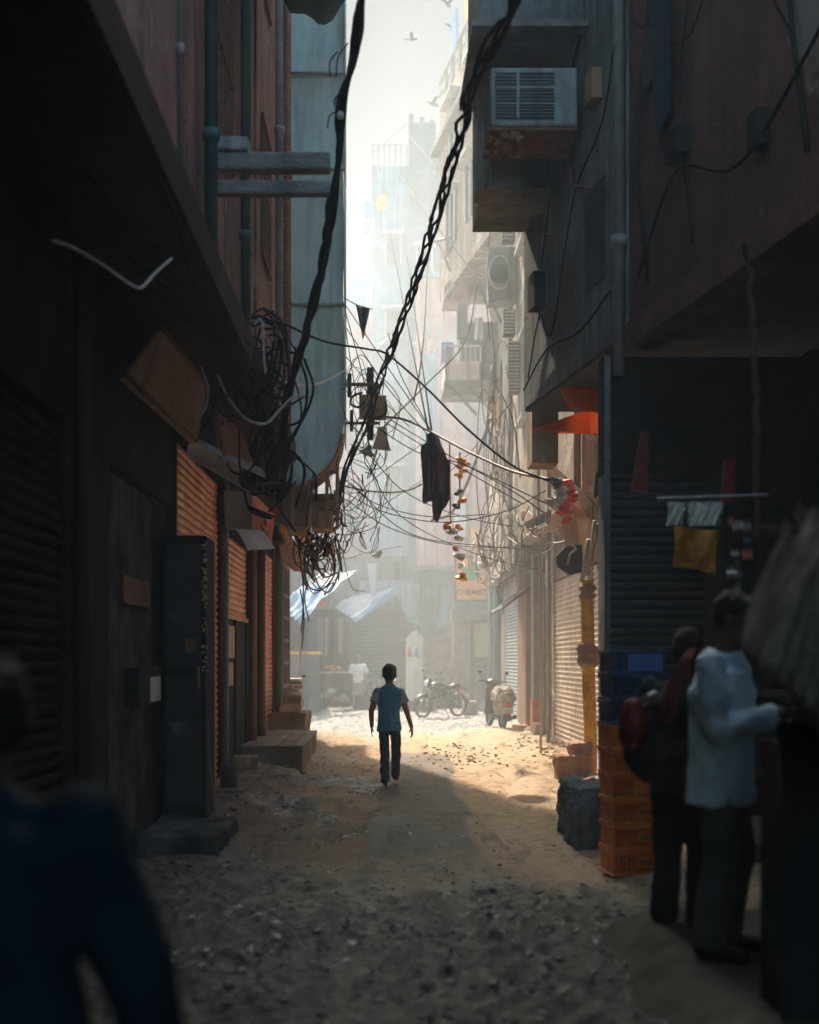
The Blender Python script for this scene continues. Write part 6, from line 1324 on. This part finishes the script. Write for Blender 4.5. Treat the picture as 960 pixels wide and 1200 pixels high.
def scooter(label, loc, rot, body='scoot_paint', cover=True, lean=0):
    t = thing('scooter', label, 'scooter', loc); t.rotation_euler = (lean, 0, rot)
    r = .22; wheel(t, .58, r, .09, False); wheel(t, -.52, r, .1, False)
    mb = MB(); mb.loft([((-.5, 0, .28), .3, .13), ((-.48, 0, .42), .40, .19), ((-.46, 0, .6), .42, .19), ((-.42, 0, .74), .38, .155)], 24); mb.ell((-.62, 0, .55), .28, .17, .2, 16, 10); fuse(mb, .014, 'body', M[body], t, 5)
    mb = MB(); mb.loft([((.02, 0, .24), .38, .15), ((.02, 0, .30), .38, .15)], 16); loc_build(mb, 'floorboard', M['black'], t)
    mb = MB(); mb.grid(lambda u, v: Vector((.36 + .16 * v - .12 * abs(u - .5) * 2 * (1 - .3 * v), (u - .5) * (.42 - .12 * v), .26 + .62 * v)), 12, 10); mb.grid(lambda u, v: Vector((.34 + .16 * v - .12 * abs(u - .5) * 2 * (1 - .3 * v), (u - .5) * (.41 - .12 * v), .26 + .62 * v)), 12, 10); loc_build(mb, 'leg_shield', M[body], t, True)
    mb = MB(); mb.ell((.56, 0, .96), .11, .14, .1, 16, 10); mb.cap((.5, 0, .9), (.53, 0, .98), .06, .08); fuse(mb, .012, 'handlebar_cowl', M[body], t, 3)
    mb = MB(); mb.tube(spline([(.42, -.33, 1.0), (.48, -.2, 1.0), (.52, 0, .99), (.48, .2, 1.0), (.42, .33, 1.0)]), .016, 8); loc_build(mb, 'handlebar', M['black'], t, True)
    for y in (-1, 1): mb = MB(); mb.tube([(.47, y * .24, 1.0), (.48, y * .3, 1.18)], .006, 5); mb.ell((.48, y * .31, 1.2), .012, .05, .034, 10, 6); loc_build(mb, 'mirror', M['black'], t, True)
    mb = MB(); mb.ell((.66, 0, .95), .03, .07, .055, 12, 8); loc_build(mb, 'headlight', M['foil'], t, True)
    mb = MB(); mb.tube([(.58, -.07, r), (.5, -.03, .5), (.48, 0, .9)], .022, 8); mb.grid(lambda u, v: Vector((.58 + (r + .05) * math.cos(R(10 + 150 * u)), (v - .5) * .13, r + (r + .05) * math.sin(R(10 + 150 * u)))), 12, 3); loc_build(mb, 'front_mudguard', M[body], t, True)
    mb = MB(); mb.loft([((-.34, 0, .74), .42, .15), ((-.34, 0, .80), .44, .165), ((-.36, 0, .84), .4, .13)], 22); fuse(mb, .014, 'seat', M['black'], t, 4)
    if cover:
        mb = MB(); mb.loft([((-.42, 0, .60), .47, .23), ((-.42, 0, .72), .46, .215), ((-.4, 0, .85), .43, .18), ((-.38, 0, .91), .34, .12)], 28); mb.ell((-.78, 0, .66), .12, .19, .15, 14, 10); fuse(mb, .014, 'seat_cover', M['cover_cloth'], t, 3, (.05, 5, 4))
    mb = MB(); mb.rbox(-.93, -.86, -.08, .08, .50, .56, .02); loc_build(mb, 'tail_light', M['red'], t)
    for y in (-1, 1): mb = MB(); mb.ell((-.86, y * .13, .53), .04, .035, .03); loc_build(mb, 'indicator', M['amber'], t, True)
    mb = MB(); mb.box(-.93, -.92, -.11, .11, .33, .46); np_ = loc_build(mb, 'number_plate', M['plate'], t)
    mb = MB()
    for rr in range(2):
        for q in range(4): mb.box(-.935, -.931, -.085 + q * .045, -.06 + q * .045, .35 + rr * .05, .38 + rr * .05)
    loc_build(mb, 'characters', M['print'], np_)
    mb = MB(); mb.grid(lambda u, v: Vector((-.52 + (r + .07) * math.cos(R(100 + 90 * u)) - .06, (v - .5) * .17, r + (r + .07) * math.sin(R(100 + 90 * u)))), 10, 3); mb.tube([(-.3, -.15, .2), (-.8, -.2, .27)], [.03, .045], 10); loc_build(mb, 'rear_mudguard', M['black'], t, True)
    mb = MB(); mb.tube([(-.9, -.16, .72), (-.98, -.1, .78), (-.98, .1, .78), (-.9, .16, .72)], .013, 6); loc_build(mb, 'grab_rail', M['steel'], t, True)
    mb = MB(); mb.tube([(-.1, .12, .22), (-.12, .28, .01)], .012, 6); loc_build(mb, 'stand', M['steel'], t)
    return t
motorcycle('black motorcycle parked in front of the poster wall with its front wheel to the left', (1.50, 33.9, gz(1.4, 33.9)), R(180 + 42), None)
scooter('pale scooter with a crumpled cover over its seat, seen from behind at the right shutters', (2.47, 28.2, gz(2.45, 28)), R(100), lean=R(3))
s = scooter('cluttered scooter parked nose out behind the left wooden door', (-2.0, 27.6, gz(-1.9, 27.6)), R(98), body='sign_red')
m2 = motorcycle('second motorcycle in the deep haze left of the shrine pillar', (.55, 39.6, gz(.5, 39.6)), R(200), None)
m2b = motorcycle('third motorcycle in the haze just behind the boy and the far man', (-.25, 41.2, gz(-.2, 41)), R(215), None)
# things piled on the left scooter
t = thing('folded_papers', 'stack of striped papers and cloth piled on the left scooter seat', 'stack', (-1.9, 27.2, .9))
for i, (m_, w) in enumerate((('sack', .2), ('sign_red', .22), ('white_paint', .19), ('black', .2), ('paper', .17), ('white_paint', .17))):
    mb = MB(); mb.rbox(-1.93 - w + .03 * (i % 2), -1.93 + w, 27.0, 27.5, .92 + i * .04, .955 + i * .04, .012); mb.build('sheet', M[m_], t)
# fruit cart
t = thing('fruit_cart', 'handcart with a pale tray top heaped with orange fruit beside the far man', 'cart', (-1.7, 42.6, 0))
a = P(373, 787, 42.6); b = P(409, 787, 42.6)
mb = MB(); mb.rbox(a.x, b.x, 42.2, 43.2, 1.08, 1.14, .02); mb.build('tray', M['white_paint'], t)
mb = MB(); mb.box(a.x + .1, b.x - .1, 42.3, 43.1, .55, 1.08); mb.build('box_body', M['wood'], t)
for (x, y) in ((a.x + .2, 42.3), (b.x - .2, 42.3)):
    mb = MB(); mb.lathe([(0, -.02), (.25, -.02), (.25, .02), (0, .02)], (x, y - .05, .28), 20, 'y'); mb.build('wheel', M['tyre'], t)
rg = random.Random(6)
for k in range(26):
    x = rg.uniform(a.x + .25, b.x - .2); o = MB(); h = .13 * (1 - abs(x - (a.x + b.x) / 2) * 1.3); o.ell((x, rg.uniform(42.35, 42.9), 1.19 + max(0, h) * rg.random()), .06, .06, .055, 10, 7)
    f_ = o.build('fruit', M['fruit'], None, True); tag(f_, 'round orange fruit heaped on the handcart tray', 'fruit', 'fruit on the handcart')
for i, (px, py, w, h, m_, lb) in enumerate(((380, 808, .32, .42, 'sack', 'pale stuffed sack under the left end of the handcart'), (393, 812, .38, .3, 'sign_red', 'orange red bundle on the ground by the handcart'), (404, 806, .25, .4, 'sack', 'grey sack by the right wheel of the handcart'), (388, 800, .25, .3, 'white_paint', 'white plastic bag perched on the sacks'))):
    p = P(px, py, 42); mb = MB(); mb.ell((p.x, 41.9 - .1 * i, h * .5 + (.3 if i == 3 else 0)), w * .6, .3, h * .55, 14, 10)
    for v in mb.v: v += Vector((fbm(v.x * 4, v.z * 5, i), fbm(v.y * 4, v.z * 4, i + 3), fbm(v.x * 5, v.y * 5, i + 6))) * .09
    o = mb.build('sack', M[m_], None, True); tag(o, lb, 'sack')
t = thing('display_shelf', 'hazy grey shelf unit with a yellow edge at the far left shop', 'shelf', (-3, 40, 0))
mb = MB(); mb.box(-3.2, -1.85, 36.9, 37.5, 0, 1.7); mb.build('body', M['grey_plaster'], t)
mb = MB(); mb.box(-3.2, -1.8, 36.85, 36.9, 1.7, 1.78); mb.build('edge', M['yellow'], t)
for z in (.5, 1.0): mb = MB(); mb.box(-3.2, -1.85, 36.84, 36.9, z, z + .05); mb.build('shelf', M['wood'], t)
t = thing('market_stall', 'dim cloth hung stall beneath the middle tarp', 'stall', (-2, 45, 0))
for i, (x, m_) in enumerate(((-2.3, 'blue_wall'), (-2.1, 'tan_cloth'), (-1.85, 'navy'), (-1.6, 'sack'))):
    mb = MB(); mb.grid(lambda u, v: Vector((x + .17 * u, 44.8 + .04 * math.sin(u * 9 + i), 3.0 - 1.3 * v)), 8, 6); mb.build('hanging_garment', M[m_], t, True)
mb = MB(); mb.tube([(-2.6, 44.85, 3.03), (-1.3, 44.85, 3.03)], .02, 6); mb.tube([(-2.6, 44.85, 3.03), (-2.6, 44.85, 0)], .03, 6); mb.tube([(-1.3, 44.85, 3.03), (-1.3, 44.85, 0)], .03, 6); mb.build('rail', M['wood'], t)
mb = MB(); mb.rbox(2.75, 3.05, 27.2, 27.5, gz(2.9, 27.3) - .01, gz(2.9, 27.3) + .07, .01); o = mb.build('yellow_packet', M['yellow']); tag(o, 'small yellow and white packet on the ground by the scooter wheel', 'packet')

# clutter along the edges and at the market end
def carton(x, y, w, d, h, m, lb, yaw=0.0, z=None):
    z = gz(x, y) - .02 if z is None else z
    t = thing('carton', lb, 'box', (x, y, z)); t.rotation_euler = (0, 0, yaw)
    mb = MB(); mb.rough(-w / 2, w / 2, -d / 2, d / 2, 0, h, .012, .1, x); loc_build(mb, 'body', M[m], t)
    mb = MB(); mb.box(-w / 2 - .004, w / 2 + .004, -.03, .03, h - .01, h + .006); mb.box(-.03, .03, -d / 2 - .012, -d / 2 - .004, h * .3, h); loc_build(mb, 'tape', M['sack'], t)
carton(-1.78, 16.5, .3, .25, .18, 'card', 'small carton lying on the slab before the black door', .3, .14)
carton(-2.75, 40.6, .6, .5, .5, 'card', 'brown carton in the haze left of the fruit cart', .2)
carton(2.75, 31.4, .35, .3, .3, 'orange_wood', 'small orange crate beyond the pale scooter', .1)
carton(-.75, 46.6, .6, .4, .6, 'sack', 'pale carton at the foot of the far dark shop', .0)
rg = random.Random(77)
for side, lb, x0, n_ in ((-1, 'broken brick and dirt crumbs piled along the foot of the left wall', -1.75, 260), (1, 'broken brick and dirt crumbs piled along the foot of the right wall', 2.75, 220)):
    mb = MB()
    for _ in range(n_):
        y = rg.uniform(9.5, 24) if side < 0 else rg.uniform(13, 25); x = x0 + abs(rg.gauss(0, .22)) * -side; r = rg.choice([.015, .02, .03, .045]); mb.stone((x, y, gz(x, y) + r * .15), r, rg)
    o = mb.build('rubble', M['pebble'] if side < 0 else M['tan_brick']); tag(o, lb, 'rubble', kind='stuff')
# washing and fixtures on the hazy right side
for i, (px, py, Y, w_, h_, m_, lb) in enumerate(((556, 372, 30, 10, 26, 'white_paint', 'white cloth drying over the caged balcony'), (578, 470, 25, 9, 30, 'tan_cloth', 'tan cloth hung among the brown wires of the beige wall'), (566, 505, 27, 8, 20, 'blue_tarp', 'small blue rag hung on the hazy beige wall'))):
    mb = MB(); mb.grid(lambda u, v: P(px + w_ * u, py + h_ * v, Y) + Vector((0, .05 * math.sin(u * 8 + v * 2), 0)), 8, 8); o = mb.build('drying_cloth', M[m_], None, True); tag(o, lb, 'cloth')
# ================================================================== HAZE, SKY, SUN, CAMERA
hm = bpy.data.materials.new('haze'); hm.use_nodes = True; nt = hm.node_tree; N = nt.nodes; N.remove(N['Principled BSDF'])
pv = N.new('ShaderNodeVolumeScatter'); pv.inputs['Color'].default_value = (.85, .93, .98, 1); pv.inputs['Density'].default_value = HAZE; pv.inputs['Anisotropy'].default_value = .45
nt.links.new(pv.outputs[0], [n for n in N if n.type == 'OUTPUT_MATERIAL'][0].inputs['Volume'])
mb = MB(); mb.box(-14, 14, 19.7, 75, -.3, 17); o = mb.build('haze', hm); tag(o, 'bright dusty haze filling the far end of the alley', 'haze', kind='stuff')
hm2 = hm.copy(); hm2.name = 'thin_haze'
for n in hm2.node_tree.nodes:
    if n.type == 'VOLUME_SCATTER': n.inputs['Density'].default_value = HAZE2; n.inputs['Anisotropy'].default_value = .1; n.inputs['Color'].default_value = (.86, .95, 1, 1)
mb = MB(); mb.box(-2.6, 4.6, 3.0, 19.6, -.3, 13); o = mb.build('thin_haze', hm2); tag(o, 'thin dusty air in the shaded near part of the alley', 'haze', kind='stuff')
AZ, EL = R(14.7), R(48)
bm_ = bpy.data.materials.new('sky_backdrop'); bm_.use_nodes = True; nt = bm_.node_tree; N, L = nt.nodes, nt.links; N.remove(N['Principled BSDF'])
em = N.new('ShaderNodeEmission'); tc = N.new('ShaderNodeTexCoord'); sx = N.new('ShaderNodeSeparateXYZ'); L.new(tc.outputs['Object'], sx.inputs[0])
mr = N.new('ShaderNodeMapRange'); mr.inputs[1].default_value = 20; mr.inputs[2].default_value = 95; L.new(sx.outputs[2], mr.inputs[0])
cr = N.new('ShaderNodeValToRGB'); cr.color_ramp.elements[0].color = (.62, .63, .64, 1); cr.color_ramp.elements[1].color = (.50, .51, .53, 1); L.new(mr.outputs[0], cr.inputs[0]); L.new(cr.outputs[0], em.inputs[0]); em.inputs[1].default_value = BACK
L.new(em.outputs[0], [n for n in N if n.type == 'OUTPUT_MATERIAL'][0].inputs['Surface'])
mb = MB(); mb.grid(lambda u, v: Vector((180 * math.sin(R(-50 + 100 * u)), 180 * math.cos(R(-50 + 100 * u)), -4 + 112 * v)), 40, 8); o = mb.build('sky', bm_, None, True, origin=(0, 0, 0)); o['kind'] = 'structure'; o['label'] = 'pale dusty white sky'
w = bpy.data.worlds.new('World'); scene.world = w; w.use_nodes = True; nt = w.node_tree; N, L = nt.nodes, nt.links
sky = N.new('ShaderNodeTexSky'); sky.sky_type = 'NISHITA'; sky.sun_disc = False; sky.sun_elevation = EL; sky.sun_rotation = -AZ; sky.dust_density = 4; sky.air_density = 1.2; sky.ozone_density = 1.5
hs = N.new('ShaderNodeHueSaturation'); hs.inputs['Saturation'].default_value = 1.0; hs.inputs['Value'].default_value = SKYV; L.new(sky.outputs[0], hs.inputs['Color'])
bg = N['Background']; tm = N.new('ShaderNodeMix'); tm.data_type = 'RGBA'; tm.blend_type = 'MULTIPLY'; tm.inputs[0].default_value = 1; tm.inputs[7].default_value = (.92, 1.06, 1, 1); L.new(hs.outputs[0], tm.inputs[6]); L.new(tm.outputs[2], bg.inputs[0]); bg.inputs[1].default_value = SKYS
sl = bpy.data.lights.new('sun', 'SUN'); sl.energy = SUNE; sl.angle = R(1.6); sl.color = (1, .88, .72); so = bpy.data.objects.new('sun', sl); col.objects.link(so)
d = Vector((math.sin(AZ) * math.cos(EL), -math.cos(AZ) * math.cos(EL), -math.sin(EL))); so.rotation_euler = d.to_track_quat('-Z', 'Y').to_euler(); so.location = (-10, 40, 40)
cd = bpy.data.cameras.new('camera'); co = bpy.data.objects.new('camera', cd); col.objects.link(co); scene.camera = co
co.location = (0, 0, CAMH); co.rotation_euler = (R(90), 0, 0); cd.sensor_fit = 'HORIZONTAL'; cd.sensor_width = 36; cd.lens = FP / 960 * 36
cd.shift_x = (480 - VX) / 960; cd.shift_y = (HY - 600) / 960; cd.clip_start = .05; cd.clip_end = 2000
cd.dof.use_dof = True; cd.dof.focus_distance = 16.5; cd.dof.aperture_fstop = 1.5
scene.view_settings.view_transform = 'Standard'; scene.view_settings.look = 'None'; scene.view_settings.exposure = 0; scene.view_settings.gamma = 1
c = scene.cycles; c.use_denoising = True; c.max_bounces = 8; c.diffuse_bounces = 4; c.glossy_bounces = 3; c.transmission_bounces = 3; c.transparent_max_bounces = 8; c.volume_bounces = 2; c.sample_clamp_indirect = 6
c.caustics_reflective = False; c.caustics_refractive = False
